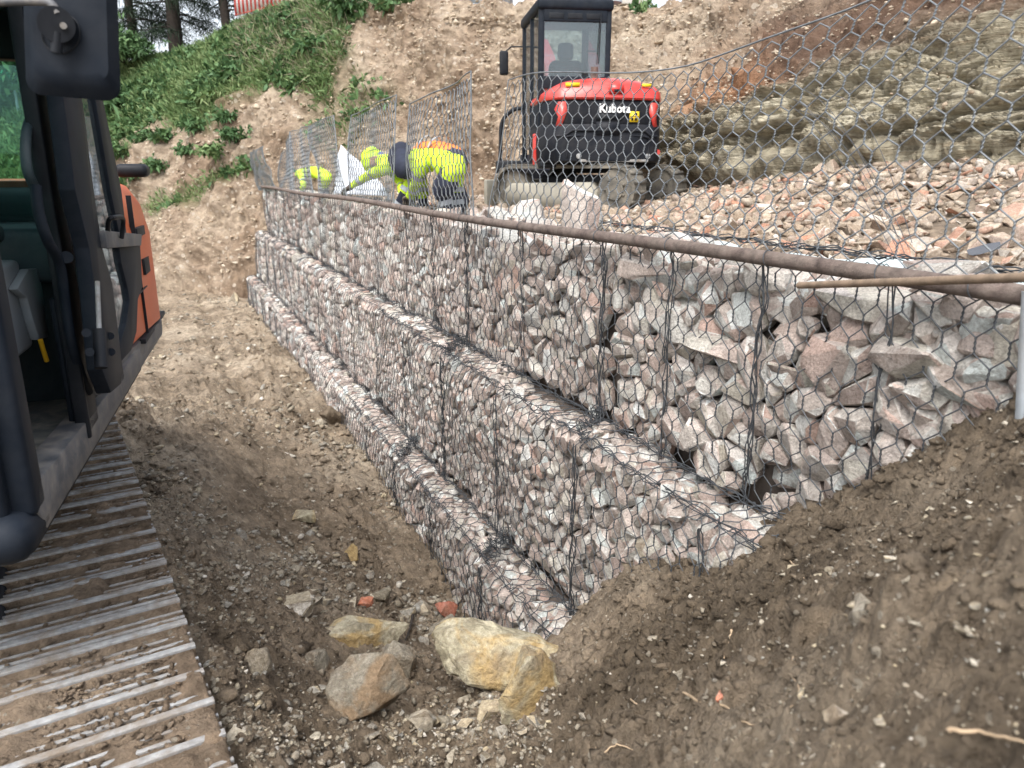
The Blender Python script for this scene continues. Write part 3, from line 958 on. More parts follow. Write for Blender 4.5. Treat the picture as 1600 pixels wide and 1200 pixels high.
for i, (ua, ub, za, zb2, near) in enumerate([(.7, 4.8, .72, .57, True)]):
    lean = .10
    lid(B3[1], wp(ua + E_, pl, Z_PIPE), wp(ub - E_, pl, Z_PIPE), wp(ua + E_, pl + lean, za), wp(ub - E_, pl + lean, zb2), near, 40 + i, .0025, .04, .20)
def lidpx(root, q00, q10, q01, q11, seed, p0=pl, p1=pl + .05, bow=.05):
    lid(root, onp(*q00, p0), onp(*q10, p0), onp(*q01, p1), onp(*q11, p1), False, seed, .0040, bow)
lidpx(B3[3], (735, 341), (632, 327), (731, 111), (633, 162), 51)
lidpx(B3[4], (618, 325), (545, 314), (612, 148), (540, 180), 52)
lidpx(B3[5], (540, 313), (498, 308), (513, 180), (478, 198), 53)
lidpx(B3[6], (496, 308), (462, 304), (476, 196), (450, 206), 54)
lidpx(B3[7], (460, 303), (436, 300), (452, 208), (437, 240), 55)
lidpx(B3[8], (434, 300), (403, 297), (407, 228), (385, 240), 56)

# tube laced along the top edge, rebar, post
tube = empty('scaffold_tube', wp(1., P3 - .05, Z_PIPE), 'long rusty round tube tied along the top edge of the wire wall', 'steel tube')
ts = np.linspace(.75, 17.4, 60)
Pt = np.array([wp(u, P3 - .055, Z_PIPE + .012 * sin(u * .9)) for u in ts])
R_ = Vector(tube.location)
b = MB(); b.tube(Pt - np.array(R_), .027, 16); b.build('tube_body', M_RUST, tube, smooth=50)
for u in (1.32, 1.62, 2.1, 2.7, 3.3, 4.2, 5.2, 6.7):
    c = np.array(wp(u, P3 - .055, Z_PIPE + .012 * sin(u * .9))) - np.array(R_)
    a = np.linspace(0, 2 * pi, 22)
    P = np.array([c + N1 * .031 * cos(t) + UP * .031 * sin(t) + D1 * .012 * sin(t * .5 + u) for t in a])
    b = MB(); b.tube(P, .0018, 5); b.build('tie_wire', M_LACE, tube, smooth=60)
def rebar(A, B, r, name, label):
    A = np.array(A); B = np.array(B)
    L = np.linalg.norm(B - A); n = int(L / .0055)
    t = np.linspace(0, 1, n)
    rr_ = r * (1 + .09 * (np.arange(n) % 2))
    b = MB(); b.tube(A + (B - A) * t[:, None] - A, rr_, 12)
    return b.build(name, M_REBAR, None, smooth=60, loc=A, label=label, cat='rebar')
rebar(onp(1248, 446, 1.80), onp(1760, 428, 1.62), .0105, 'rebar', 'ribbed rusty reinforcing bar lying across the near end of the round tube')
M_POST = plain('pale_steel_post', (.42, .46, .49), .5, .5, .15, 12, .2, dust=(.4, .34, .27), dust_amt=.35)
b = MB(); A = onp(1611, 455, 1.93); Bq = onp(1598, 690, 1.93)
b.tube([(0, 0, 0), Bq - A], .02, 14)
b.build('steel_post', M_POST, None, smooth=50, loc=A, label='upright grey galvanised post at the right edge under the rusty tube end', cat='post')
# spray of loose tie wire
sp = empty('wire_spray', onp(1415, 330, 2.1), 'spray of thin curved loose wires sprouting above the tube in front of the rubble', 'loose wire')
base = np.array(sp.location)
L = []
ends = [(1235, 165, 2.6), (1240, 155, 2.7), (1248, 172, 2.5), (1255, 140, 2.6), (1262, 178, 2.4), (1300, 150, 2.5), (1180, 300, 2.5)]
for k, e in enumerate(ends):
    E = onp(*e) - base; S = onp(1395 + k * 6, 395 - (k % 3) * 8, 2.05) - base
    m = (S * .45 + E * .55) + UP * (.10 + .02 * k)
    t = np.linspace(0, 1, 24)[:, None]
    P = S * (1 - t) ** 2 + 2 * t * (1 - t) * m + E * t ** 2
    L.append(segs_tube(P[:-1], P[1:], .0013, 4))
wires_obj('wire_strand', L, M_WIRE, sp)

# geotextile sheet lining the back of the baskets
def sheet(name, fn, na, nb, mat, thick=.004, **k):
    a, b_ = np.meshgrid(np.linspace(0, 1, na), np.linspace(0, 1, nb), indexing='ij')
    P = fn(a, b_)
    me = npmesh(name, P.reshape(-1, 3), grid_faces(na, nb), mat, True)
    o = link(name, me, **k)
    m = o.modifiers.new('thick', 'SOLIDIFY'); m.thickness = thick
    return o
def geo(a, b_):
    u = .6 + a * 4.3; z = -.75 + b_ * (.41 - .07 * a + .014 * np.sin(a * 19) + .010 * np.sin(a * 47))
    p = 2.96 + .03 * vnoise(np.stack([u * 3, z * 6, z * 0], -1), 5) + (b_ > .93) * .05
    z = z - (b_ > .93) * .03
    return D1 * u[..., None] + N1 * p[..., None] + UP * z[..., None]
sheet('geotextile', geo, 160, 16, M_GEO, label='pale blue grey geotextile sheet lining the back of the near top baskets', cat='geotextile')
L = []
hexwire(.8, 4.9, -.75, -.36, lambda s, t: D1[None] * s[:, None] + N1[None] * (2.9 + .02 * np.sin(s * 9))[:, None] + UP[None] * t[:, None], False, L, warp=.02, seed=77, r=.0024)
L += wobbly(wp(.8, 2.9, -.36), wp(4.9, 2.9, -.36), 120, .022, 3, .003, 5)
o = wires_obj('rear_mesh', L, M_LACE, B3[1]); o.location = -B3[1].location

# ------------------------------------------------------------------ fill behind the wall
def plat_z(x, y):
    p = x * N1[0] + y * N1[1]; u = x * D1[0] + y * D1[1]
    P = np.stack([x, y, x * 0], -1)
    z = -.47 + fbm(P * .8, 3, 50) * .06 + fbm(P * 5, 3, 51) * .03
    # the rubble apron rises towards the cliff on the right
    w = np.clip((x - 1.2) / 2.2, 0, 1) * np.clip((p - 3.1) / 4.2, 0, 1)
    return z + w * .62
xs = np.concatenate([np.linspace(-14, -1, 130), np.linspace(-1, 8, 260)[1:], np.linspace(8, 16, 40)[1:]])
u_g, p_g = np.meshgrid(np.linspace(-3, 21, 260), np.concatenate([np.linspace(2.9, 9, 140), np.linspace(9, 22, 90)[1:]]), indexing='ij')
X = u_g * D1[0] + p_g * N1[0]; Y = u_g * D1[1] + p_g * N1[1]
Zp = plat_z(X, Y)
Zp = np.where(p_g < 2.92, -1.2, Zp)
me = npmesh('fill_ground', np.stack([X, Y, Zp], -1).reshape(-1, 3), grid_faces(*X.shape), M_DUST, True)
FILL = link('fill_ground', me, kind='structure', label='levelled pale stony fill behind the gabion wall')
# rubble lying on it
def rubble_pts(n, box, minp=3.02):
    out = []
    while len(out) < n:
        u = rng.uniform(box[0], box[1], n * 2); p = rng.uniform(box[2], box[3], n * 2)
        x = u * D1[0] + p * N1[0]; y = u * D1[1] + p * N1[1]
        P = np.stack([x, y, plat_z(x, y)], -1)
        px, py, f = project(P)
        ok = (f > .5) & (px > -50) & (px < 1750) & (py > -20) & (py < 1230) & (p > minp)
        out += list(P[ok])
    return np.array(out[:n])
heap = empty('rubble_heap', (2.5, 4.5, -.45), 'apron of loose mixed rubble and brick pieces spread at the foot of the rock cut', 'rubble heap')
H = np.array(heap.location)
# big ones first: nearest to the camera show largest
big = rubble_pts(1300, (-.5, 9, 3.05, 8.5))
px, py, f = project(big)
big = big[(px > 740)]
px, py, f = project(big)
sz = rng.gamma(5., .021, len(big)) + .045
sz = np.minimum(sz, .2)
show = sz / f[:len(big)]
o_ = np.argsort(-show)
near_i, far_i = o_[:290], o_[290:]
P = big.copy(); P[:, 2] += sz * .12
os_ = scatter_objs('stone', lib_hi('rub'), P[near_i] - H, sz[near_i], heap, .6)
pos = [P[far_i]]; ss = [sz[far_i]]
small = rubble_pts(9000, (-1, 13, 3.02, 10)); sp_, _, f2 = project(small)
m = (sp_ > 700)
small = small[m]; s2 = rng.uniform(.035, .10, len(small)) * np.clip(f2[m] / 5, .8, 1.25)
small[:, 2] += s2 * .15
pos.append(small); ss.append(s2)
scatter_stuff('stone_fill', lib('rub'), np.concatenate(pos) - H, np.concatenate(ss), M_RUB, heap, .8, kind='stuff')
far = rubble_pts(2500, (7, 20, 3.02, 9))
scatter_stuff('gravel', lib('rub'), far, rng.uniform(.05, .13, len(far)), M_RUB, None, .8, kind='stuff', label='coarse pale gravel scattered on the fill near the workers')
o = link('slate_piece', lib_hi('rub')[3], None, label='flat dark slate piece lying on the rubble at the right edge', cat='slate')
M_SLATE = plain('dark_slate', (.07, .075, .085), .6, 0, .2, 10, .5)
o.data = o.data.copy(); o.data.materials[0] = M_SLATE
Ps = onz(1540, 388, -.36); o.location = Ps; o.scale = (.22, .12, .035); o.rotation_euler = (.3, -.25, .2)

# ------------------------------------------------------------------ hillside: lofted from foot, face, brow and the land behind
HC = {  # pixel column: (pixel row, distance) foot .. plateau
    -900: [(470, 20), (380, 21), (300, 23), (230, 26), (190, 31)],
    -400: [(450, 21), (360, 22), (280, 24), (200, 27), (150, 32)],
    0: [(430, 23), (320, 24.5), (235, 27), (170, 30), (128, 34)],
    200: [(428, 20), (320, 21.5), (215, 23), (142, 25.5), (102, 28)],
    300: [(428, 18.6), (320, 19.6), (200, 21.2), (122, 23.5), (84, 26)],
    400: [(425, 17.9), (290, 19.2), (150, 20.8), (76, 22.5), (36, 25)],
    480: [(400, 17.8), (255, 19), (135, 20.2), (58, 21.6), (8, 23.5)],
    600: [(318, 17), (220, 18), (120, 18.8), (45, 19.8), (6, 20.8)],
    740: [(305, 15.3), (200, 16.2), (110, 17), (50, 17.8), (8, 18.6)],
    900: [(290, 13.8), (190, 14.8), (105, 15.7), (55, 16.5), (14, 17.3)],
    1050: [(272, 11.2), (195, 11.9), (120, 13.2), (60, 15), (12, 16.5)],
    1200: [(240, 9.3), (180, 9.6), (105, 10.3), (40, 12), (-30, 14)],
    1400: [(228, 7.9), (150, 8.2), (55, 8.8), (-20, 10), (-90, 12)],
    1600: [(238, 6.9), (150, 7.1), (55, 7.6), (-50, 8.6), (-150, 11)],
    1900: [(262, 6.0), (150, 6.2), (40, 6.8), (-80, 7.8), (-200, 10)],
    2500: [(300, 4.6), (150, 4.8), (0, 5.6), (-150, 7), (-260, 9)]}
keys = sorted(HC)
def smooth_interp(xq, xk, V):
    """Catmull-Rom through the control rows"""
    i = np.clip(np.searchsorted(xk, xq) - 1, 0, len(xk) - 2)
    t = (xq - xk[i]) / (xk[i + 1] - xk[i])
    P0 = V[np.maximum(i - 1, 0)]; Pa = V[i]; Pb = V[i + 1]; P3_ = V[np.minimum(i + 2, len(xk) - 1)]
    t = t.reshape((-1,) + (1,) * (V.ndim - 1))
    return .5 * (2 * Pa + (Pb - P0) * t + (2 * P0 - 5 * Pa + 4 * Pb - P3_) * t ** 2 + (3 * Pa - P0 - 3 * Pb + P3_) * t ** 3)
CT = []
for kx in keys:
    rows = [ony(kx, a, d) for a, d in HC[kx]]
    f0 = rows[0]
    below = f0 + np.array([f0[0] * -.02, -f0[1] * .02, -1.2])
    last = rows[-1]; dirv = np.array([last[0], last[1], 0]) / np.hypot(last[0], last[1])
    back = last + dirv * 5 + UP * .3; back2 = last + dirv * 70 + UP * .5
    CT.append([below] + rows + [back, back2])
CT = np.array(CT)                                 # (cols, 8, 3)
NXc, NYc = 900, 330
xq = np.concatenate([np.linspace(-900, 150, 90, endpoint=False), np.linspace(150, 1650, 560), np.linspace(1650, 2500, 51)[1:]])
CQ = smooth_interp(xq, np.array(keys, float), CT)         # (nx, 8, 3)
rv = np.concatenate([np.linspace(0, 1, 14, endpoint=False), np.linspace(1, 5, 215, endpoint=False), np.linspace(5, 6, 26, endpoint=False), np.linspace(6, 7, 14)])
i = np.clip(rv.astype(int), 0, 6); t = (rv - i)[None, :, None]
g = lambda k: CQ[:, np.clip(k, 0, 7)]
A_, B_, C_, D_ = g(i - 1), g(i), g(i + 1), g(i + 2)
HS = .5 * (2 * B_ + (C_ - A_) * t + (2 * A_ - 5 * B_ + 4 * C_ - D_) * t ** 2 + (3 * B_ - A_ - 3 * C_ + D_) * t ** 3)
HS = np.where((rv >= 5)[None, :, None], B_ * (1 - t) + C_ * t, HS)
def normals(G):
    a = np.gradient(G, axis=0); b_ = np.gradient(G, axis=1)
    n_ = np.cross(b_, a); n_ /= np.linalg.norm(n_, axis=2)[..., None] + 1e-9
    s = np.sign((n_ * -G).sum(2)); s[s == 0] = 1
    return n_ * s[..., None]
Nn = normals(HS)
hx, hy, _ = project(HS)
def poly_mask(px, py, poly, soft):
    from_edge = np.full(px.shape, 1e9); inside = np.zeros(px.shape, bool)
    m = len(poly)
    for k in range(m):
        x0, y0 = poly[k]; x1, y1 = poly[(k + 1) % m]
        c = ((y0 > py) != (y1 > py)) & (px < (x1 - x0) * (py - y0) / (y1 - y0 + 1e-9) + x0)
        inside ^= c
        tt_ = np.clip(((px - x0) * (x1 - x0) + (py - y0) * (y1 - y0)) / ((x1 - x0) ** 2 + (y1 - y0) ** 2 + 1e-9), 0, 1)
        from_edge = np.minimum(from_edge, np.hypot(px - x0 - tt_ * (x1 - x0), py - y0 - tt_ * (y1 - y0)))
    d = np.where(inside, from_edge, -from_edge)
    return np.clip(d / soft * .5 + .5, 0, 1)
jx = hx + fbm(HS * 1.2, 3, 88) * 34; jy = hy + fbm(HS * 1.2 + 40, 3, 89) * 26
veg = poly_mask(jx, jy, [(-900, 360), (60, 300), (175, 300), (186, 215), (240, 190), (330, 205), (375, 150), (450, 138), (520, 160), (545, 90), (560, 20), (570, -400), (-900, -400)], 16)
veg = np.maximum(veg, poly_mask(jx, jy, [(220, 330), (330, 282), (385, 258), (395, 272), (330, 305), (240, 338)], 14) * .8)
veg = np.maximum(veg, poly_mask(jx, jy, [(490, 130), (560, 120), (610, 160), (570, 240), (510, 215)], 30) * .3)
veg = np.maximum(veg, ((rv > 4.6)[None] & (hx < 640)) * 1.)
veg = np.maximum(veg, poly_mask(jx, jy, [(985, 14), (1090, 2), (1100, -20), (960, -20)], 6) * .9)
dark = poly_mask(jx, jy, [(1210, 45), (1400, -60), (1800, -300), (1800, 20), (1600, 55), (1380, 110), (1250, 150), (1190, 120)], 30)
strata = poly_mask(hx + fbm(HS * .8, 2, 90) * 30, hy + fbm(HS * .8 + 40, 2, 91) * 18, [(1000, 260), (1040, 200), (1180, 165), (1300, 120), (1450, 85), (1620, 40), (2600, -100), (2600, 420), (1500, 300), (1200, 290)], 22)
orange = poly_mask(jx, jy, [(1060, 140), (1150, 110), (1240, 80), (1300, 60), (1260, 130), (1180, 165), (1060, 190)], 26) * .8
bedq = HS[..., 2] + .20 * HS[..., 1] - .04 * HS[..., 0] + fbm(HS * np.array([.5, .5, .9]), 3, 92) * .10
def layers(q, w, s):
    i = np.floor(q / w); f = q / w - i
    r_ = _h(i, i * 0 + 3, i * 0, s) * .5 + .5
    r2 = _h(i + 1, i * 0 + 3, i * 0, s) * .5 + .5
    e = np.clip((f - .8) / .2, 0, 1)
    return r_ * (1 - e) + r2 * e - .25 * np.clip(1 - f / .12, 0, 1)
blk = fbm(HS * np.array([1.6, 1.6, 5]), 3, 95)
sd_ = layers(bedq + blk * .05, .33, 1) * .42 + layers(bedq + blk * .05, .12, 2) * .22 + layers(bedq + blk * .03, .05, 4) * .09 + blk * .16 + np.floor(fbm(HS * np.array([2.6, 2.6, 4]), 2, 133) * 4) * .05
_w = HS + fbm(HS * 1.3, 2, 400)[..., None] * .25
_q = np.stack([HS[..., 0] * 1.3, HS[..., 1] * 1.3, bedq * 5.5], -1) + fbm(HS * 1.1, 2, 401)[..., None] * .35
c1, c2, ci = cell3(_q, 410); d1, d2, di = cell3(_q * 2.7, 411); e1, e2, ei = cell3(_q * 6, 412)
sd_ = sd_ * 1.0 + ci * .12 + di * .08 + ei * .045 - .12 * np.clip(1 - (c2 - c1) * 7, 0, 1) - .05 * np.clip(1 - (d2 - d1) * 6, 0, 1)
g1, g2, gi = cell3(_w * 2.2, 413); h1, h2, hi_ = cell3(_w * 5.5, 414)
clod_ = gi * (g2 - g1) * .16 + hi_ * (h2 - h1) * .09
soil = clod_ + fbm(HS * .7, 4, 96) * .32 + ridged(HS * 1.5, 4, 97) * .13 + fbm(HS * 4.2, 4, 98, .6) * .12 + np.abs(fbm(HS * 11, 2, 99)) * .05
gul = ridged(HS * np.array([1.3, 1.3, .25]), 3, 120) * .18
sm = np.clip(strata, 0, 1)
fade = np.clip((rv - .0) / 1., 0, 1)[None] * np.clip((7 - rv) / 1.5, 0, 1)[None]
fade = np.where((rv > 5)[None], .35 * np.clip((7 - rv) / 2, 0, 1)[None], fade)
disp = (sm * sd_ + (1 - sm) * ((soil + gul) * (1 - .55 * veg))) * fade * np.clip(HS[..., 1] / 10, .6, 1.1)
HD = HS + Nn * disp[..., None]

def hill_mat():
    m, n, l, b = nt('cut_hillside', .95, 0, .2)
    pos = wcoord(n)
    def at(k):
        a = n.new('ShaderNodeAttribute'); a.attribute_name = k; return a.outputs['Fac']
    a1 = noise(n, l, .55, 6, .6, pos, .4)
    base = ramp(n, [(.30, (.20, .14, .095)), (.43, (.30, .225, .16)), (.54, (.39, .31, .23)), (.66, (.45, .37, .28)), (.8, (.50, .44, .35))]); l.new(a1.outputs[0], base.inputs[0])
    a2 = noise(n, l, 5.5, 7, .72, pos)
    m2 = ramp(n, [(.3, (.55, .52, .5)), (.52, (1, 1, 1)), (.72, (1.4, 1.38, 1.35))]); l.new(a2.outputs[0], m2.inputs[0])
    c = mixc(n, l, 1., base.outputs[0], m2.outputs[0], 'MULTIPLY')
    # pale stones bedded in the soil
    vo = n.new('ShaderNodeTexVoronoi'); vo.inputs['Scale'].default_value = 8.5; l.new(pos, vo.inputs['Vector'])
    sc = n.new('ShaderNodeSeparateColor'); l.new(vo.outputs['Color'], sc.inputs[0])
    pk = math_(n, l, 'MULTIPLY', math_(n, l, 'GREATER_THAN', sc.outputs[0], .6), math_(n, l, 'LESS_THAN', vo.outputs['Distance'], math_(n, l, 'MULTIPLY', sc.outputs[1], .48)))
    c = mixc(n, l, math_(n, l, 'MULTIPLY', pk, .6), c, (.60, .53, .44))
    # strata
    s1 = noise(n, l, 1., 6, .65, None, .5)
    mp = n.new('ShaderNodeMapping'); mp.inputs['Scale'].default_value = (.7, 1.2, 9); mp.inputs['Rotation'].default_value = (-.20, 0, 0); l.new(pos, mp.inputs['Vector']); l.new(mp.outputs[0], s1.inputs['Vector'])
    sr = ramp(n, [(.30, (.26, .20, .13)), (.40, (.43, .38, .28)), (.48, (.57, .53, .41)), (.56, (.46, .42, .32)), (.66, (.65, .61, .49)), (.78, (.72, .69, .60))]); l.new(s1.outputs[0], sr.inputs[0])
    c = mixc(n, l, at('strata'), c, mixc(n, l, 1., mixc(n, l, at('block'), (.72, .68, .62), (1.25, 1.24, 1.22)), mixc(n, l, 1., sr.outputs[0], m2.outputs[0], 'MULTIPLY'), 'MULTIPLY'))
    c = mixc(n, l, at('orange'), c, mixc(n, l, 1., (.46, .24, .13), m2.outputs[0], 'MULTIPLY'))
    c = mixc(n, l, at('darksoil'), c, mixc(n, l, 1., (.155, .10, .07), m2.outputs[0], 'MULTIPLY'))
    gn = noise(n, l, 3, 5, .7, pos)
    gr = ramp(n, [(.3, (.045, .075, .022)), (.55, (.085, .125, .035)), (.75, (.18, .18, .07))]); l.new(gn.outputs[0], gr.inputs[0])
    c = mixc(n, l, at('veg'), c, gr.outputs[0])
    l.new(c, b.inputs['Base Color'])
    f = noise(n, l, 16, 8, .75, pos)
    h = math_(n, l, 'ADD', f.outputs[0], math_(n, l, 'MULTIPLY', pk, .35))
    mp2 = n.new('ShaderNodeMapping'); mp2.inputs['Scale'].default_value = (4, 5, 38); mp2.inputs['Rotation'].default_value = (-.20, 0, 0); l.new(pos, mp2.inputs['Vector'])
    s2 = noise(n, l, 1., 4, .7, mp2.outputs[0], .6)
    h = math_(n, l, 'ADD', h, math_(n, l, 'MULTIPLY', math_(n, l, 'MULTIPLY', s2.outputs[0], at('strata')), 1.6))
    bump(n, l, b, h, 1., .09)
    return m
M_HILL = hill_mat()
me = npmesh('hillside', HD.reshape(-1, 3), grid_faces(len(xq), len(rv)), M_HILL, True)
for k, v in (('block', (ci * .5 + di * .5)), ('veg', veg), ('strata', sm), ('darksoil', dark), ('orange', orange)): vattr(me, k, np.broadcast_to(v, hx.shape))
HILL = link('hillside', me, kind='structure', label='steep cut hillside of pale stony earth, grass and tilted rock layers')

# loose stones bedded on the cut face
def hill_pick(n, mask):
    w = (mask * (rv > .9)[None] * (rv < 5)[None] * (hx > 150) * (hx < 1700)).ravel()
    d2 = (HS[..., 1] ** 2).ravel(); w = w * 1.
    w = w / w.sum()
    ix = rng.choice(w.size, n, p=w)
    return ix
HF = HD.reshape(-1, 3); NF = Nn.reshape(-1, 3); HY = HF[:, 1]
ix = hill_pick(9500, (1 - veg) ** 2 * (1 - sm * .96) * (1 - dark * .5))
s_ = rng.gamma(2.0, .017, len(ix)) + .02
pos = HF[ix] + rng.normal(0, .06, (len(ix), 3)) * 1.0
scatter_stuff('embedded_stones', lib('hst'), pos, np.minimum(s_, .24) * np.clip(HY[ix] / 14, .5, 1.2), M_HST, HILL, 1., kind='stuff')
# ------------------------------------------------------------------ vegetation on the hillside
def leaf_mat(name, lo, hi, mid=None):
    m, n, l, b = nt(name, .6, 0, .25)
    g = n.new('ShaderNodeNewGeometry')
    st = [(0, lo), (1, hi)] if mid is None else [(0, lo), (.5, mid), (1, hi)]
    r = ramp(n, st)
    a = noise(n, l, .8, 3, .6, g.outputs['Position'])
    f = math_(n, l, 'ADD', math_(n, l, 'MULTIPLY', g.outputs['Random Per Island'], .6), math_(n, l, 'MULTIPLY', math_(n, l, 'SUBTRACT', a.outputs[0], .3), 1.0), True)
    l.new(f, r.inputs[0]); l.new(r.outputs[0], b.inputs['Base Color'])
    b.inputs['Subsurface Weight'].default_value = 0
    return m
M_GRASS = leaf_mat('grass_blades', (.05, .095, .035), (.27, .32, .15), (.125, .205, .075))
M_WEED = leaf_mat('dark_weed_leaves', (.035, .075, .03), (.14, .23, .09), (.07, .14, .055))
M_DRY = leaf_mat('dry_stalks', (.22, .18, .12), (.42, .36, .26))
M_CONI = leaf_mat('conifer_needles', (.008, .018, .010), (.045, .07, .04), (.02, .036, .02))
M_BARK = plain('dark_bark', (.045, .036, .03), .9, 0, .35, 14, .8)
def blades(n_base, nrm, n_per, length, width, spread, up, droop=.3):
    """triangular / lance leaves: 4 vertices, 2 faces each"""
    m = len(n_base) * n_per
    B = np.repeat(n_base, n_per, 0) + rng.normal(0, spread, (m, 3)) * np.array([1, 1, .3])
    d = rng.normal(0, 1, (m, 3)) * (1 - up) + np.array([0, 0, 1.]) * up + np.repeat(nrm, n_per, 0) * .5
    d /= np.linalg.norm(d, axis=1)[:, None]
    L = length * rng.uniform(.5, 1.3, m)[:, None]
    w = np.cross(d, rng.normal(0, 1, (m, 3))); w /= np.linalg.norm(w, axis=1)[:, None]
    w = w * width * rng.uniform(.6, 1.3, m)[:, None]
    mid = B + d * L * .5
    tip = B + d * L - np.array([0, 0, 1.]) * L * droop * rng.uniform(0, 1, m)[:, None]
    V = np.stack([B, mid + w * .5, tip, mid - w * .5], 1).reshape(-1, 3)
    Fq = (np.arange(m) * 4)[:, None] + np.array([[0, 1, 2, 3]])
    return V, Fq
def veg_pick(n, mask, x0=150, x1=1200):
    w = (mask * (rv > .6)[None] * (rv < 6)[None] * (hx > x0) * (hx < x1)).ravel().astype(float)
    w /= w.sum()
    return rng.choice(w.size, n, p=w)
ix = veg_pick(16000, veg ** 2)
V, Fq = blades(HF[ix], NF[ix], 4, .24, .035, .09, .55)
link('grass', npmesh('grass', V, Fq, M_GRASS), kind='stuff', label='green grass covering the crest and upper face of the bank', category=None) if False else setp(link('grass', npmesh('grass', V, Fq, M_GRASS)), 'green grass covering the crest and upper face of the bank', 'grass', None, 'stuff')
wx = fbm(HS * .9 + 9, 3, 140)
ix = veg_pick(6000, veg ** 2 * np.clip((wx + .05) * 6, 0, 1))
V, Fq = blades(HF[ix], NF[ix], 6, .2, .11, .10, .25, .5)
setp(link('leafy_weeds', npmesh('leafy_weeds', V, Fq, M_WEED)), 'dark leafy weeds growing thick among the grass of the bank', 'weeds', None, 'stuff')
ix = veg_pick(700, np.clip(veg, 0, 1) * (hx > 380) * (hy < 130), 380, 900)
V, Fq = blades(HF[ix], NF[ix], 5, .55, .012, .1, .3, .3)
setp(link('dry_stalks', npmesh('dry_stalks', V, Fq, M_DRY)), 'bare dry bramble stalks on the brow of the cut', 'brambles', None, 'stuff')
# left part of the hill, seen past the cab
ix = veg_pick(6000, veg ** 2 * 1., -500, 150)
V, Fq = blades(HF[ix], NF[ix], 3, .34, .06, .15, .5)
setp(link('grass', npmesh('grass', V, Fq, M_GRASS)), 'rough green grass on the slope seen through the cab windows', 'grass', None, 'stuff')

def hill_at(px, py):
    d = (hx - px) ** 2 + (hy - py) ** 2
    d = np.where((rv > .3)[None] & (rv < 6.2)[None], d, 1e9)
    k = np.unravel_index(np.argmin(d), d.shape)
    return HD[k], Nn[k]
def weed(px, py, wpx, label, mat=M_WEED, leafy=True):
    P, N_ = hill_at(px, py)
    s = wpx / F * P[1]
    root = empty('weed_plant', P, label, 'plant', 'weeds rooted on the bare cut face')
    m = 46 if leafy else 90
    c = rng.normal(0, 1, (m, 3)) * s * .22; c[:, 2] = np.abs(c[:, 2]) * .7
    c += N_ * s * .15
    V, Fq = blades(c, np.tile(N_, (m, 1)), 7, s * .30, s * (.12 if leafy else .04), s * .05, .25, .6)
    link('foliage', npmesh('foliage', V, Fq, mat), root)
    b = MB()
    for k in range(5): b.tube([(0, 0, -.05), c[k * 7] * .6, c[k * 7]], .008, 4)
    b.build('stem', M_BARK, root)
WD = [(265, 222, 32, 'low dark weed on the bare face just under the grass overhang, left one of two'), (240, 228, 34, 'round dark green weed left of the middle of the bare face'), (312, 208, 38, 'tall dark weed under the tongue of grass'),
      (358, 197, 34, 'small round weed right under the grass edge'), (192, 245, 34, 'dark weed beside the cab door, upper one'), (255, 268, 36, 'grey green rosette weed in the middle of the bare face'), (300, 246, 28, 'small dark weed above the grassy ledge'),
      (235, 290, 34, 'dark weed just above the lower grassy ledge'), (376, 225, 40, 'dark weed hanging beside the leftmost wire lid'), (350, 255, 36, 'bright green tuft on the grassy ledge'), (190, 180, 62, 'large leafy plant hanging at the lower left corner of the grass'),
      (205, 160, 44, 'leafy plant above the cab door top'), (335, 170, 40, 'bushy tuft hanging from the tongue of grass'), (375, 130, 44, 'broad leafy clump at the right end of the bright grass'), (500, 90, 50, 'dark ivy like clump on the brow left of the wire lids'),
      (545, 75, 44, 'dark leafy clump below the blue grey hoarding'), (560, 30, 50, 'leafy clump against the left end of the hoarding'), (690, 28, 36, 'dark bare bush under the orange hoarding panel'), (205, 300, 30, 'low weed next to the small round cab mirror')]
for w_ in WD: weed(w_[0], w_[1], w_[2], w_[3], M_GRASS if 'tuft' in w_[3] or 'grass' in w_[3][:5] else M_WEED)

# conifers on the brow
def conifer(px, py, Y, Ht, tr, label, seed, lean=0.):
    r = random.Random(seed); g = np.random.default_rng(seed)
    P = ony(px, py, Y); P[2] -= .3
    root = empty('conifer_tree', P, label, 'tree', 'dark conifers standing on the brow of the bank')
    b = MB()
    ts = np.linspace(0, 1, 9)
    tp = np.array([(lean * t * Ht * .1 + .06 * sin(t * 7 + seed), .05 * cos(t * 6), t * Ht) for t in ts])
    b.tube(tp, tr * (1 - ts * .85), 10)
    b.build('trunk', M_BARK, root, smooth=60)
    lb = MB(); Bp, Bn = [], []
    nb = 92
    for k in range(nb):
        h = .7 + (k / nb) ** .9 * (Ht - 1.)
        c = np.array([np.interp(h, tp[:, 2], tp[:, 0]), 0, h])
        L = (2.9 - 2.1 * (h / Ht)) * r.uniform(.65, 1.1)
        if h < 1.8: L *= .75
        a = r.uniform(0, 2 * pi)
        t = np.linspace(0, 1, 6)
        br = c + np.stack([cos(a) * L * t, sin(a) * L * t, -.28 * L * t ** 1.6 + .12 * L * t], -1)
        lb.tube(br, .03 * (1 - t * .8), 4, False)
        for q in np.linspace(.25, 1, 13):
            base = np.array([np.interp(q, t, br[:, i]) for i in range(3)])
            side = np.array([-sin(a), cos(a), 0])
            for sg in (-1, 1):
                l_ = .5 * (1.15 - q) + .15
                for e in np.linspace(.15, 1, 4):
                    if r.random() < .3: continue
                    Bp.append(base + side * sg * l_ * e + np.array([cos(a), sin(a), 0]) * l_ * e * .5 + np.array([0, 0, -.16 * e])); Bn.append((0, 0, -1))
    lb.build('limb', M_BARK, root)
    V, Fq = blades(np.array(Bp), np.array(Bn) * .6, 3, .26, .024, .05, -.1, .5)
    link('crown', npmesh('crown', V, Fq, M_CONI), root)
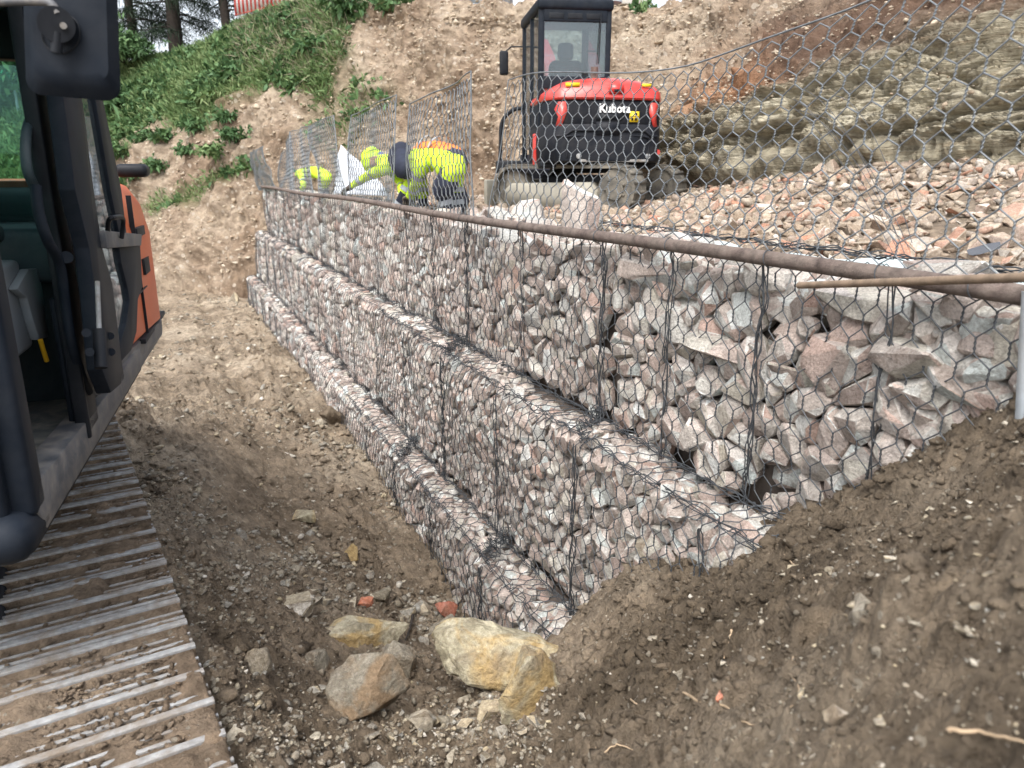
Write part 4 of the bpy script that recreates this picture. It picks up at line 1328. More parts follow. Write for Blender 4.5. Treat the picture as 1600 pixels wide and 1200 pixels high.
conifer(213, 84, 27.5, 8.5, .17, 'dark conifer nearest the cab mirror with a thin bare lower trunk', 3)
conifer(276, 68, 27, 9.5, .24, 'thickest dark conifer in the middle of the row on the brow', 5)
conifer(350, 38, 26, 8.5, .15, 'rightmost dark conifer next to the red and white barrier', 8)
conifer(120, 100, 30, 9, .2, 'dark conifer mostly hidden behind the big cab mirror', 9)
conifer(-140, 120, 32, 8, .2, 'dark conifer farthest left beyond the near cab', 14)
def bush(px, py, Y, s, label, mat=M_WEED, n=260):
    P = ony(px, py, Y)
    root = empty('bush', P, label, 'bush')
    c = rng.normal(0, 1, (n, 3)) * np.array([.42, .42, .32]) * s; c[:, 2] = np.abs(c[:, 2])
    V, Fq = blades(c, c / np.linalg.norm(c, axis=1)[:, None], 9, .2 * s, .07 * s, .07 * s, .15, .4)
    link('foliage', npmesh('foliage', V, Fq, mat), root)
    b = MB()
    for k in range(9): b.tube([(0, 0, -.2), c[k * 9] * .5, c[k * 9]], .02, 4)
    b.build('stem', M_BARK, root)
bush(192, 88, 26, 1.1, 'small pale bush at the foot of the first conifer')
bush(20, 140, 30, 2.4, 'grey green bush seen through the cab rear window, right one', M_WEED)
bush(-60, 150, 30, 2.6, 'grey green bush left of the cab rear window', M_WEED)

# barrier, hoarding, slab and bits along the brow
M_RED = plain('red_plastic', (.62, .06, .05), .5, 0, .1, 5, dust=(.5, .4, .35), dust_amt=.25)
M_RW = plain('white_plastic', (.7, .68, .66), .5, 0, .08, 5)
M_ORF = plain('orange_hoarding', (.66, .20, .08), .6, 0, .15, 4, dust=(.5, .42, .36), dust_amt=.4)
M_BLF = plain('blue_grey_sheeting', (.42, .50, .57), .5, .1, .1, 4, dust=(.5, .5, .48), dust_amt=.4)
M_CONC = plain('pale_concrete', (.5, .48, .44), .9, 0, .15, 6, .4, dust=(.3, .26, .2), dust_amt=.4)
def along(pA, pB, YA, YB):
    A = ony(*pA, YA); B = ony(*pB, YB); return A, B
A, B = along((368, 28), (545, -14), 25.3, 23.5)
bar = empty('safety_barrier', A, 'red and white slatted plastic barrier on the brow beside the conifers', 'barrier')
dirb = (B - A); Lb = np.linalg.norm(dirb); dirb /= Lb
nsl = 54
mr_ = MB().box((-.03, -.015, .05), (.03, .015, .95)).mesh('slat', M_RED); mw_ = MB().box((-.03, -.015, .05), (.03, .015, .95)).mesh('slat', M_RW)
for k in range(nsl):
    o = link('slat', mr_ if k % 2 == 0 else mw_, bar, loc=dirb * Lb * (k + .5) / nsl); o.rotation_euler[2] = atan2(dirb[1], dirb[0])
for h in (.08, .9):
    b = MB(); b.tube([UP * h, (B - A) + UP * h], .022, 6); b.build('rail', M_RED, bar)
def hoard(q0, q1, Y0, Y1, h, mat, label, corr=.02):
    A, B = along(q0, q1, Y0, Y1)
    L = np.linalg.norm(B - A); d = (B - A) / L; n_ = np.cross(d, UP)
    t = np.linspace(0, L, int(L / .045))
    P = []
    for z in (0, h):
        P.append(np.array([A * 0 + d * s + n_ * corr * (1 if (k // 2) % 2 else -1) + UP * z for k, s in enumerate(t)]))
    me = npmesh('panel_sheet', np.concatenate(P), grid_faces(2, len(t)), mat)
    root = empty('hoarding_panel', A, label, 'hoarding')
    o = link('panel_sheet', me, root); o.modifiers.new('t', 'SOLIDIFY').thickness = .004
    b = MB()
    b.tube([n_ * .05 * -1, n_ * -.05 + UP * (h + .1)], .03, 8); b.build('post', M_BLF, root, smooth=40)
hoard((545, 8), (612, 7), 21.2, 21, 1.8, M_BLF, 'blue grey corrugated hoarding panel left of the orange one on the brow')
hoard((614, 7), (712, 5), 21, 20.4, 1.7, M_ORF, 'orange hoarding panel between two blue grey ones on the brow')
hoard((714, 5), (802, 6), 20.4, 19.6, 1.8, M_BLF, 'blue grey corrugated hoarding panel next to the far excavator cab')
A = ony(985, 9, 17.8)
b = MB(); b.box((-1., -.2, 0), (.4, 2.5, .16), bev=.01)
b.build('concrete_slab', M_CONC, None, loc=A, label='edge of a pale concrete slab on the brow right of the far cab roof', cat='slab')
b = MB(); b.tube([(0, 0, 0), (.12, -.35, -.12), (.18, -.5, -.3)], .07, 12, True)
P, _ = hill_at(777, 22)
b.build('drain_pipe_stub', plain('orange_pvc', (.68, .22, .10), .5), None, smooth=50, loc=P + np.array([0, .1, .05]), label='short orange plastic drain pipe poking out of the cut below the hoarding', cat='pipe')
# small roofed kiosk sign glimpsed behind the cab
M_GRN = plain('green_sign', (.02, .32, .16), .5)
A = ony(18, 117, 29)
sg = empty('green_sign', A, 'green sign board with white letters glimpsed past the near cab roof', 'sign')
b = MB(); b.box((-.75, -.04, -.17), (.42, .04, .22)); b.build('board', M_GRN, sg)
def text_obj(txt, size, mat, parent, M, ext=.003, name='lettering', bold=.0):
    cu = bpy.data.curves.new('t', 'FONT'); cu.body = txt; cu.size = size; cu.extrude = ext; cu.align_x = 'CENTER'; cu.align_y = 'CENTER'; cu.offset = bold; cu.resolution_u = 3
    t = bpy.data.objects.new('t', cu); COL.objects.link(t)
    dg = bpy.context.evaluated_depsgraph_get(); dg.update()
    me = bpy.data.meshes.new_from_object(t.evaluated_get(dg)); me.name = name
    bpy.data.objects.remove(t); bpy.data.curves.remove(cu)
    me.materials.clear(); me.materials.append(mat)
    me.transform(M)
    return link(name, me, parent)
RX = Matrix.Rotation(pi / 2, 4, 'X')
M_LET = plain('white_lettering', (.8, .8, .8), .5)
text_obj('FS', .34, M_LET, sg, Matrix.Translation((.1, -.045, 0)) @ RX)
b = MB(); b.tube([(0, .05, -3.2), (0, .05, -.1)], .05, 8); b.build('post', M_BLF, sg)

# ------------------------------------------------------------------ boulders and clutter in the trench
def ground_hit(px, py):
    d = ray(px, py); t0, t1 = .3, 40
    ts = np.geomspace(.3, 40, 160); P = d[None] * ts[:, None]
    g = P[:, 2] - ground_z(P[:, 0], P[:, 1])
    k = int(np.argmax(g < 0)) if (g < 0).any() else len(ts) - 1
    a, b_ = ts[max(k - 1, 0)], ts[k]
    for _ in range(18):
        m = (a + b_) / 2; Q = d * m
        if Q[2] - float(ground_z(np.array([Q[0]]), np.array([Q[1]]))[0]) < 0: b_ = m
        else: a = m
    return d * b_
def boulder(px, py, wpx, hpx, dep, seed, mat, label, rz=0, tilt=0, name='boulder', cat='boulder', flat=1., sink=.30, sub=2, box=.8):
    P = ground_hit(px, py + hpx * .3)
    f = project(P)[2]
    sx, sz = wpx / F * f * 1.12, hpx / F * f * 1.12
    bm = rock_bm(seed, 1, 1, 13, sub, .038, box)
    C = np.array([v.co[:] for v in bm.verts]); e = C.max(0) - C.min(0)
    for v in bm.verts: v.co = Vector((v.co.x / e[0] * sx, v.co.y / e[1] * sx * dep, v.co.z / e[2] * sz * 1.15))
    me = bm_mesh(bm, name, mat, 30)
    o = link(name, me, None, loc=P + UP * sz * (.5 - sink), label=label, cat=cat)
    o.rotation_euler = (0, tilt, rz)
    return o
boulder(782, 1036, 205, 96, .5, 21, M_YB, 'largest flat ochre and orange stained boulder at the foot of the wall', -.1, .05, sink=.2, box=.7)
boulder(828, 1075, 92, 100, .5, 36, M_YB, 'pale yellow pointed boulder in front of the largest ochre one', .4, .3, sink=.15)
boulder(566, 986, 122, 52, .5, 45, M_YB, 'long flat pale yellow slab lying left of the wall end', .1, -.12, box=.75)
boulder(577, 1088, 112, 92, .8, 52, M_BR, 'rounded brown grey boulder with rusty stains in the bottom middle', 0, .1, sink=.2)
boulder(628, 1034, 58, 54, .8, 61, M_BR, 'small grey block between the rounded boulder and the ochre ones', .3, 0)
boulder(702, 985, 62, 42, .7, 77, M_BR, 'muddy brown rock behind the ochre boulder, touching the wall', .2, 0)
boulder(698, 952, 30, 28, .8, 81, M_BRICK, 'red broken brick at the foot of the bottom basket corner', .5, .2, 'brick_piece', 'brick', sub=1)
boulder(572, 940, 24, 16, .8, 83, M_BRICK, 'small orange brick fragment above the long pale slab', .5, 0, 'brick_piece', 'brick', sub=1)
boulder(594, 925, 30, 18, .8, 84, M_GST, 'pale blue grey stone above the small brick fragment', .2, 0, 'field_stone', 'stone', sub=1)
boulder(466, 942, 44, 26, .7, 85, M_GST, 'flat grey stone left of the long pale slab', .2, .1, 'field_stone', 'stone', sub=1)
boulder(398, 1035, 46, 40, .8, 86, M_GST, 'grey angular stone beside the track edge', .7, 0, 'field_stone', 'stone', sub=1)
boulder(500, 1030, 50, 34, .6, 87, M_BR, 'tilted slab half buried left of the rounded boulder', .9, .4, 'field_stone', 'stone', sub=1)
boulder(768, 1110, 40, 26, .7, 88, M_GST, 'flat pale stone under the pointed yellow boulder', .1, 0, 'field_stone', 'stone', sub=1)
boulder(652, 1128, 42, 30, .7, 89, M_GST, 'grey stone right of the rounded brown boulder', .3, 0, 'field_stone', 'stone', sub=1)
boulder(545, 862, 24, 22, .8, 93, M_YB, 'upright pale yellow chip in the middle of the corridor', .3, 0, 'field_stone', 'stone', sub=1)
boulder(478, 806, 34, 14, .7, 91, M_YB, 'flat pale yellow chip lying farther up the corridor', .1, 0, 'field_stone', 'stone', sub=1)
boulder(243, 742, 20, 12, .8, 92, M_GST, 'pale stone lying next to the track halfway up', .2, 0, 'field_stone', 'stone', sub=1)
boulder(362, 467, 18, 18, .8, 93, M_GST, 'pale stone at the far end of the corridor near the wall', .2, 0, 'field_stone', 'stone', sub=1)
boulder(520, 650, 36, 34, .8, 204, M_SOIL, 'dark brown clump of earth against the bottom baskets', .2, 0, 'earth_clump', 'earth clump', sub=2, box=.2)
boulder(1345, 955, 70, 40, .8, 95, M_GST, 'out of focus pale stone in the near earth bank', .5, .3, 'field_stone', 'stone', sub=1)
boulder(1312, 1120, 44, 26, .8, 96, M_GST, 'out of focus white stone low in the near earth bank', .5, .5, 'field_stone', 'stone', sub=1)
boulder(1416, 905, 18, 12, .6, 97, M_GST, 'small white pebble high in the near earth bank', .5, 0, 'field_stone', 'stone', sub=1)
boulder(1122, 1085, 22, 16, .6, 98, M_BRICK, 'small pinkish stone in the middle of the near earth bank', .5, 0, 'field_stone', 'stone', sub=1)
boulder(1065, 1052, 20, 18, .6, 99, M_GST, 'small pale grey stone beside the pinkish one on the bank', .5, 0, 'field_stone', 'stone', sub=1)
boulder(1115, 838, 50, 22, .6, 101, M_BR, 'brown rock at the top of the bank against the wall', .5, 0, 'field_stone', 'stone', sub=1)
boulder(1020, 855, 44, 26, .6, 102, M_GST, 'pale grey stone at the lip of the bank beside the middle basket', .5, 0, 'field_stone', 'stone', sub=1)
# roots in the bank

def root_(pts, r, label, mat=None):
    P = np.array([ground_hit(*q) + UP * .006 for q in pts])
    t = np.linspace(0, len(P) - 1, len(P) * 5)
    Q = np.stack([np.interp(t, range(len(P)), P[:, k]) for k in range(3)], 1)
    Q += rng.normal(0, .0012, Q.shape)
    b = MB(); b.tube(Q - Q[0], r * np.linspace(1, .4, len(Q)), 6)
    b.build('root', mat or M_ROOT, None, smooth=60, loc=Q[0], label=label, cat='root')
M_ROOT = plain('dry_root', (.42, .31, .20), .8, 0, .2, 20)
root_([(1068, 1085), (1090, 1100), (1130, 1105), (1160, 1130), (1200, 1150)], .0035, 'longest light brown root across the lower middle of the bank')
root_([(1143, 988), (1140, 1010), (1130, 1032)], .004, 'short pale straw stuck in the bank')
root_([(1225, 870), (1240, 885), (1258, 910)], .003, 'curved root near the top of the bank')
root_([(1480, 1148), (1530, 1150), (1600, 1166)], .0035, 'pale straw stalk at the bottom right corner')
root_([(1165, 890), (1175, 900), (1188, 914)], .002, 'thin root below the top edge of the bank')
root_([(1240, 1030), (1235, 1060), (1250, 1080), (1235, 1110)], .0022, 'thin twisting root left of the blurred stone')
root_([(985, 1095), (1000, 1108), (1030, 1102), (1050, 1110)], .003, 'grey brown twig low on the left of the bank')
root_([(932, 1172), (945, 1180), (962, 1165), (990, 1175)], .003, 'pale forked twig at the bottom left of the bank')
root_([(645, 962), (640, 985), (632, 1005)], .009, 'dark stick standing beside the long pale slab', M_BARK)

GV = PP.reshape(-1, 3)
gpx, gpy, gf = project(GV)
GR_ = np.hypot(GV[:, 0], GV[:, 1])
pw = GV @ N1; uw = GV @ D1
tn = GV @ N3; ta = GV @ D3
inview = (gf > .3) & (gpx > -30) & (gpx < 1630) & (gpy > 300) & (gpy < 1240) & (pw < 2.05) & ~((tn < .27) & (ta < 5.8)) & (GR_ < 24)
inview &= ~((pw > P1 + .0) & (uw > 4.2)) & ~((pw > P2) & (uw > 2.7))
idx = np.where(inview)[0]
def gpick(n, w=None):
    if w is None: return rng.choice(idx, n)
    q = w[idx]; return rng.choice(idx, n, p=q / q.sum())
bankw = np.where(gpx > 860, 1., 0.) * (gpy > 600)
stony = np.clip(fbm(GV * np.array([1.2, 1.2, 0]), 3, 150) * 3 + .6, .12, 2)
stony *= np.where((gpx < 880) & (gpy > 880), 2.4, 1) * np.where(bankw > 0, .16, 1)
# biggest loose stones: one object each, children of the ground
k = gpick(290, stony / np.maximum(gf, .5) ** .3)
pxs = rng.gamma(2.4, 4.6, len(k)) + 6
s_ = np.clip(pxs / F * gf[k], .02, .16)
scatter_objs('stone', lib_hi('gst'), GV[k] + UP * (s_ * .12)[:, None], s_, GROUND, 1.)
k = gpick(9000, stony)
pxs = rng.gamma(2.2, 2.2, len(k)) + 2.2
s_ = np.clip(pxs / F * gf[k], .006, .10)
o = scatter_stuff('gravel', lib('gst'), GV[k] + UP * (s_ * .1)[:, None], s_, M_GST, GROUND, 1., kind='stuff')
cw = np.clip(fbm(GV * np.array([1.7, 1.7, 0]) + 7, 3, 151) * 4 + .9, .15, 2.2) + 2.2 * np.exp(-((pw - 1.0) / .14) ** 2) * (bankw == 0) + 2. * np.exp(-((tn - .40) / .10) ** 2)
k = gpick(24000, cw)
pxs = rng.gamma(1.3, 3.6, len(k)) + 2
s_ = np.clip(pxs / F * gf[k], .006, .13)
k2 = gpick(1100, bankw * np.exp(-((gf - 2.6) / 1.1) ** 2) + .35 * np.exp(-((pw - 1.0) / .16) ** 2) * (bankw == 0) + .35 * np.exp(-((tn - .42) / .12) ** 2) + .05)
s2 = np.clip((rng.gamma(3, 4.4, 1100) + 8) / F * gf[k2], .02, .11)
scatter_stuff('soil_clods', [bm_mesh(rock_bm(700 + q * 5, .8, 1.2, 16, 0, .05, .2), 'clod', M_SOIL, 40) for q in range(8)], GV[k2] - UP * (s2 * .02)[:, None], s2, M_SOIL, GROUND, 1., kind='stuff')
o = scatter_stuff('soil_crumbs', lib('clod'), GV[k] - UP * (s_ * .08)[:, None], s_, M_SOIL, GROUND, 1., kind='stuff')
# ------------------------------------------------------------------ near excavator
D2, N2 = frame(401)
NS = -.66
def L2(a, b, z): return D2 * a + N2 * (NS - b) + UP * z
def sp(px, py, b=0.):
    d = ray(px, py); t = (NS - b) / (d @ N2); P = d * t
    return P @ D2, P[2]
M_BLK = plain('dusty_black_paint', (.009, .013, .020), .55, 0, .2, 6, .03, dust=(.15, .15, .15), dust_amt=.06, spec=.14, dscale=9)
M_BLK2 = plain('black_rubber', (.008, .010, .014), .55, 0, .2, 9, .05, dust=(.14, .14, .14), dust_amt=.1, spec=.25)
M_SILL = plain('worn_grey_sill', (.085, .09, .10), .5, .1, .25, 7, .15, dust=(.34, .30, .25), dust_amt=.6, dscale=7)
M_ORG = plain('faded_orange_paint', (.60, .12, .035), .45, 0, .1, 3, .03, dust=(.5, .33, .24), dust_amt=.35, dscale=6)
M_INT = plain('dark_teal_trim', (.030, .050, .060), .6, 0, .12, 5, dust=(.3, .28, .25), dust_amt=.15)
M_GREY = plain('light_grey_trim', (.27, .30, .33), .55, 0, .08, 5, dust=(.4, .36, .3), dust_amt=.2)
M_YEL = plain('yellow_plastic', (.75, .42, .02), .45)
M_FLOOR = plain('dusty_floor_mat', (.13, .14, .14), .8, 0, .2, 8, .3, dust=(.42, .38, .31), dust_amt=.75, dscale=5)
M_STEEL = plain('bare_worn_steel', (.34, .345, .345), .6, .25, .3, 30, .6, dust=(.22, .175, .13), dust_amt=1., dscale=6)
M_MUD = soil_mat('dried_track_mud', (.16, .12, .08), (.27, .205, .145), (.36, .285, .21))
def glass(name, tint=(.75, .85, .87), a=.25):
    m, n, l, b = nt(name, .03, 0, .5)
    tr = n.new('ShaderNodeBsdfTransparent'); tr.inputs[0].default_value = (*tint, 1)
    gl = n.new('ShaderNodeBsdfGlossy'); gl.inputs['Roughness'].default_value = .02; gl.inputs[0].default_value = (.9, .95, 1, 1)
    fr = n.new('ShaderNodeFresnel'); fr.inputs[0].default_value = 1.5
    mx = n.new('ShaderNodeMixShader')
    pos = wcoord(n); d = noise(n, l, 3.5, 6, .7, pos, .6)
    df = n.new('ShaderNodeBsdfDiffuse'); df.inputs[0].default_value = (.32, .36, .38, 1)
    mx2 = n.new('ShaderNodeMixShader')
    l.new(math_(n, l, 'MULTIPLY', d.outputs[0], a), mx2.inputs[0])
    l.new(math_(n, l, 'ADD', fr.outputs[0], .03, True), mx.inputs[0]); l.new(tr.outputs[0], mx.inputs[1]); l.new(gl.outputs[0], mx.inputs[2])
    l.new(mx.outputs[0], mx2.inputs[1]); l.new(df.outputs[0], mx2.inputs[2])
    l.new(mx2.outputs[0], n['Material Output'].inputs[0])
    n.remove(b)
    return m
M_GL = glass('tinted_cab_glass', (.62, .82, .78), .15)
EX = empty('excavator', L2(3.7, .95, -2.1), 'near black and orange tracked excavator with its cab door swung open, on the left', 'excavator')
EO = np.array(EX.location)
def X2(v): return L2(v[0], v[1], v[2]) - EO
def pxpoly(poly, b0, b1, name, mat, bevel=.0, parent=None, smooth=30):
    pts = [sp(x, y, b0) for x, y in poly]
    bm = bmesh.new()
    v0 = [bm.verts.new((a, b0, z)) for a, z in pts]; v1 = [bm.verts.new((a, b1, z)) for a, z in pts]
    bm.faces.new(v0); bm.faces.new(v1[::-1])
    for k in range(len(pts)): bm.faces.new((v0[k], v1[k], v1[(k + 1) % len(pts)], v0[(k + 1) % len(pts)]))
    bmesh.ops.recalc_face_normals(bm, faces=bm.faces[:])
    if bevel: bmesh.ops.bevel(bm, geom=bm.edges[:], offset=bevel, segments=2, affect='EDGES', profile=.5)
    m = MB(); m.bm(bm, X2)
    return m.build(name, mat, parent or EX, smooth=smooth)
def bx2(name, a0, a1, b0, b1, z0, z1, mat, bev=.008, parent=None):
    m = MB(); m.box((a0, b0, z0), (a1, b1, z1), X2, bev)
    return m.build(name, mat, parent or EX, smooth=35)
def tb2(name, pts, r, mat, n=10, parent=None):
    m = MB(); m.tube([X2(p) for p in pts], r, n)
    return m.build(name, mat, parent or EX, smooth=50)
def px3(px, py, b): a, z = sp(px, py, b); return (a, b, z)
def smoothline(P, n=40):
    P = np.array(P, float); k = np.arange(len(P)); t = np.linspace(0, len(P) - 1, n)
    return smooth_interp(t, k.astype(float), P)
# sill beam, floor, lower front corner
pxpoly([(60, 752), (118, 680), (175, 607), (236, 512), (250, 498), (253, 524), (229, 562), (180, 645), (75, 826), (62, 800)], 0, .09, 'sill_beam', M_SILL, .006)
bx2('cab_floor', 2.36, 3.75, .09, 1.08, -.96, -.915, M_FLOOR)
bx2('house_deck', 2.5, 4.9, .10, 1.85, -1.16, -.97, M_BLK2, .02)
bx2('front_corner', 2.14, 2.40, .0, 1.1, -1.035, -.90, M_BLK, .06)
bx2('front_panel', 2.2, 2.27, .06, 1.05, -.92, -.40, M_BLK, .02)
bx2('front_pillar', 2.24, 2.345, .0, .085, -.93, .70, M_BLK, .02)
bx2('front_pillar', 2.24, 2.345, 1.0, 1.08, -.93, .70, M_BLK, .02)
bx2('rear_pillar', 2.93, 3.14, .0, .03, -.93, .70, M_BLK, .014)
bx2('pillar_seal', 2.92, 2.945, -.012, .035, -.93, .66, M_BLK2, .008)
bx2('pillar_lower_panel', 2.95, 3.72, .035, .06, -.93, -.42, M_BLK, .012)
bx2('rear_post', 3.68, 3.76, .0, .03, -.93, .70, M_BLK, .014)
bx2('rear_post', 3.66, 3.76, 1.0, 1.08, -.93, .70, M_BLK, .014)
bx2('quarter_window', 3.13, 3.66, .035, .041, -.42, .62, M_GL, 0)
bx2('front_window', 2.28, 2.286, .09, 1.0, -.38, .62, M_GL, 0)
bx2('rear_window', 3.71, 3.716, .035, 1.0, -.20, .60, M_GL, 0)
bx2('roof', 2.18, 3.84, -.02, 1.1, .63, .74, M_BLK, .03)
bx2('roof_lining', 2.4, 3.64, .10, .98, .59, .625, M_INT, .01)
bx2('rear_header', 3.6, 3.70, .09, 1.0, .42, .60, M_BLK2, .01)
bx2('right_side_wall', 2.35, 3.66, 1.02, 1.06, -.93, -.25, M_INT, .01)
bx2('right_window', 2.35, 3.66, 1.04, 1.046, -.25, .62, M_GL, 0)
# rear shelf and bodywork inside
bx2('rear_shelf', 3.2, 3.70, .08, 1.0, -.40, -.20, M_INT, .03)
tb2('round_cap', [(3.34, .35, -.20), (3.34, .35, -.18)], .06, M_INT, 20)
bx2('rear_lining', 3.45, 3.64, .08, 1.0, -.93, -.40, M_INT, .02)
# seat and consoles
bx2('seat_cushion', 2.72, 3.2, .36, .84, -.60, -.46, M_BLK2, .05)
bx2('seat_back', 3.16, 3.30, .36, .84, -.5, .08, M_BLK2, .05)
bx2('headrest', 3.18, 3.28, .48, .72, .10, .28, M_BLK2, .04)
bx2('seat_base', 2.78, 3.2, .40, .80, -.92, -.6, M_INT, .02)
con = bx2('console', 2.62, 3.12, .17, .34, -.62, -.30, M_GREY, .02)
pxpoly([(27, 452), (45, 420), (62, 419), (69, 470), (76, 527), (62, 531), (52, 500), (43, 465)], .14, .17, 'console_panel', M_GREY, .006)
bx2('armrest', 2.70, 3.1, .19, .33, -.24, -.17, M_INT, .025)
bx2('console_box', 2.6, 2.95, .18, .33, -.78, -.62, M_GREY, .02)
tb2('safety_lever', [px3(63, 531, .13), px3(67, 545, .13), px3(73, 564, .13)], .0085, M_YEL, 10)
tb2('joystick', [(2.66, .25, -.30), (2.64, .25, -.16), (2.65, .25, -.08)], .018, M_BLK2)
tb2('travel_lever', [(2.42, .45, -.92), (2.45, .45, -.5), (2.5, .45, -.35)], .012, M_BLK2)
tb2('travel_lever', [(2.42, .60, -.92), (2.45, .60, -.5), (2.5, .60, -.35)], .012, M_BLK2)
bx2('pedal', 2.5, 2.62, .36, .46, -.91, -.88, M_BLK2, .01)
for d_ in ((-.028, .028, -.009, .009), (-.009, .009, -.028, .028)):
    a0, z0 = sp(16, 331, .17)
    bx2('cross_mark', 3.197 + .0 - (.002 if d_[0] < -.02 else 0), 3.2, .33 + d_[0], .33 + d_[1], -.27 + d_[2], -.27 + d_[3], M_GREY, 0)
# curved door jamb and grab handle
tb2('door_jamb', smoothline([px3(56, 290, .0), px3(60, 330, .0), px3(74, 375, -.01), px3(93, 412, -.01), px3(103, 480, 0), px3(112, 535, 0), px3(126, 585, 0), px3(138, 612, .0)]), .017, M_BLK)
tb2('grab_handle', smoothline([px3(51, 178, .03), px3(42, 205, .03), px3(40, 240, .03), px3(44, 270, .03), px3(54, 292, .03)]), .016, M_INT)
tb2('door_stay', [px3(172, 590, -.03), px3(152, 612, -.03)], .014, M_SILL)
tb2('striker', [px3(104, 402, -.005), px3(104, 402, -.035)], .020, M_BLK, 14)
bx2('panel_seam', 4.47, 4.478, -.025, 0, -.86, -.12, M_BLK2, 0)
bx2('panel_seam', 4.2, 5.0, -.024, 0, -.62, -.612, M_BLK2, 0)
bx2('tail_trim', 4.3, 5.2, -.03, 0, -.875, -.85, M_BLK2, .003)
# open door lying back along the side
DB = -.10
door = pxpoly([(55, -200), (90, -200), (129, 155), (147, 297), (160, 387), (176, 442), (192, 577), (190, 600), (174, 614), (160, 577), (150, 467), (140, 387), (118, 297), (100, 155)], DB, DB + .05, 'open_door', M_BLK, .006)
def dpart(*a, **k):
    o = pxpoly(*a, **k); o.parent = door; return o
dpart([(100, -200), (113, -200), (161, 155), (190, 297), (198, 365), (187, 365), (173, 297), (149, 155)], DB, DB + .035, 'door_edge_frame', M_BLK, .005)
dpart([(185, 374), (219, 374), (223, 450), (216, 470), (214, 520), (206, 548), (190, 566), (187, 540), (198, 505), (203, 470), (200, 450), (190, 410)], DB, DB + .04, 'door_lower_frame', M_BLK, .008)
dpart([(92, -200), (104, -200), (151, 155), (180, 300), (200, 450), (203, 470), (198, 505), (190, 560), (172, 470), (158, 387), (145, 297), (127, 155)], DB + .015, DB + .021, 'door_glass', M_GL, 0)
dpart([(164, 360), (222, 366), (221, 384), (168, 388)], DB - .02, DB + .01, 'latch_plate', M_SILL, .005)
o = tb2('door_handle', smoothline([px3(168, 372, DB), px3(170, 345, DB - .03), px3(178, 340, DB - .05), px3(192, 342, DB - .05), px3(190, 372, DB - .03)], 24), .009, M_BLK2); o.parent = door
for q in [(135, 520), (172, 525), (140, 550), (174, 550)]:
    o = tb2('bolt', [px3(*q, DB - .004), px3(*q, DB + .01)], .014, M_BLK, 10); o.parent = door
o = tb2('hinge', [px3(155, 515, DB - .02), px3(158, 575, DB - .02)], .02, M_BLK2, 12); o.parent = door
o = tb2('gas_strut', [px3(152, 440, DB - .02), px3(155, 520, DB - .02)], .008, M_STEEL, 10); o.parent = door
# engine house with rounded tail
def plan(n=14, inset=0.):
    P = [(3.86, .03 + inset), (4.6, -.02 + inset)]
    for t in np.linspace(0, pi / 2, n): P.append((4.85 + (.52 - inset) * sin(t), .50 - (.54 - inset) * cos(t)))
    P += [(5.42 - inset, 1.0)]
    Q = [(a, 1.9 - b) for a, b in P][::-1]
    return P + Q
def loft(rings, name, mat, parent=EX, M=X2, smooth=40, close=True):
    m = MB(); n = len(rings[0]); V = [M(np.array(p)) for r in rings for p in r]
    Fq = [[i * n + k, i * n + (k + 1) % n, (i + 1) * n + (k + 1) % n, (i + 1) * n + k] for i in range(len(rings) - 1) for k in range(n)]
    m.add(V, Fq)
    if close: m.f.setdefault(n, []).append(np.array([list(range(n))[::-1], [(len(rings) - 1) * n + k for k in range(n)]]))
    return m.build(name, mat, parent, smooth=smooth)
def ring(z, ins): return [(a, b, z) for a, b in plan(14, ins)]
loft([ring(-.96, .03), ring(-.94, .0), ring(-.86, -.005)], 'counterweight_base', M_SILL)
loft([ring(-.86, .02), ring(-.84, .0), ring(-.34, .0), ring(-.18, .03), ring(-.08, .09), ring(-.04, .18)], 'counterweight', M_ORG)
bx2('engine_cover', 3.80, 4.9, .2, 1.8, -.3, -.06, M_INT, .08)
for (q0, q1) in (((206, 352), (216, 372)), ((219, 397), (227, 430)), ((196, 430), (199, 455))):
    a0, z0 = sp(q0[0], q1[1], -.003); a1, z1 = sp(q1[0], q0[1], -.003)
    bx2('vent_slot', min(a0, a1), max(a0, a1), -.034, -.012, min(z0, z1), max(z0, z1), M_BLK2, .001)
b = MB(); b.box((-.06, -.01, -.02), (.06, .01, .02), None, .008)
a0, z0 = sp(196, 300, .0)
o = bx2('rear_light', 4.62, 4.78, -.10, .06, -.03, .04, M_BLK2, .03)
# mirror on its arm
YM = 1.72
def mp(px, py, dy=0.): return ony(px, py, YM + dy) - EO * 0
def rrect(x0, y0, x1, y1, r, sk=0.):
    P = []
    for cx, cy, a0 in ((x1 - r, y0 + r, -pi / 2), (x1 - r, y1 - r, 0), (x0 + r, y1 - r, pi / 2), (x0 + r, y0 + r, pi)):
        for t in np.linspace(0, pi / 2, 6): 
            x, y = cx + r * cos(a0 + t), cy + r * sin(a0 + t)
            P.append((x + (y / 150) * 5, y + (x - 110) * .09))
    return P
MR = empty('m', (0, 0, 0)); bpy.data.objects.remove(MR)
def mring(x0, y0, x1, y1, r, dy): return [mp(x, y, dy) for x, y in rrect(x0, y0, x1, y1, r)]
mir = loft([mring(42, -78, 180, 148, 22, .055), mring(36, -84, 184, 153, 24, .045), mring(36, -84, 184, 153, 24, .02), mring(44, -72, 174, 138, 24, .0), mring(50, -62, 166, 124, 22, -.012), mring(60, -50, 156, 112, 20, -.014)], 'mirror', M_BLK, EX, lambda v: v - EO, 30)
def mtb(name, pts, r, mat=M_BLK2, n=12):
    m = MB(); m.tube([mp(*p) - EO for p in pts], r, n); o = m.build(name, mat, EX, smooth=45); o.parent = mir; return o
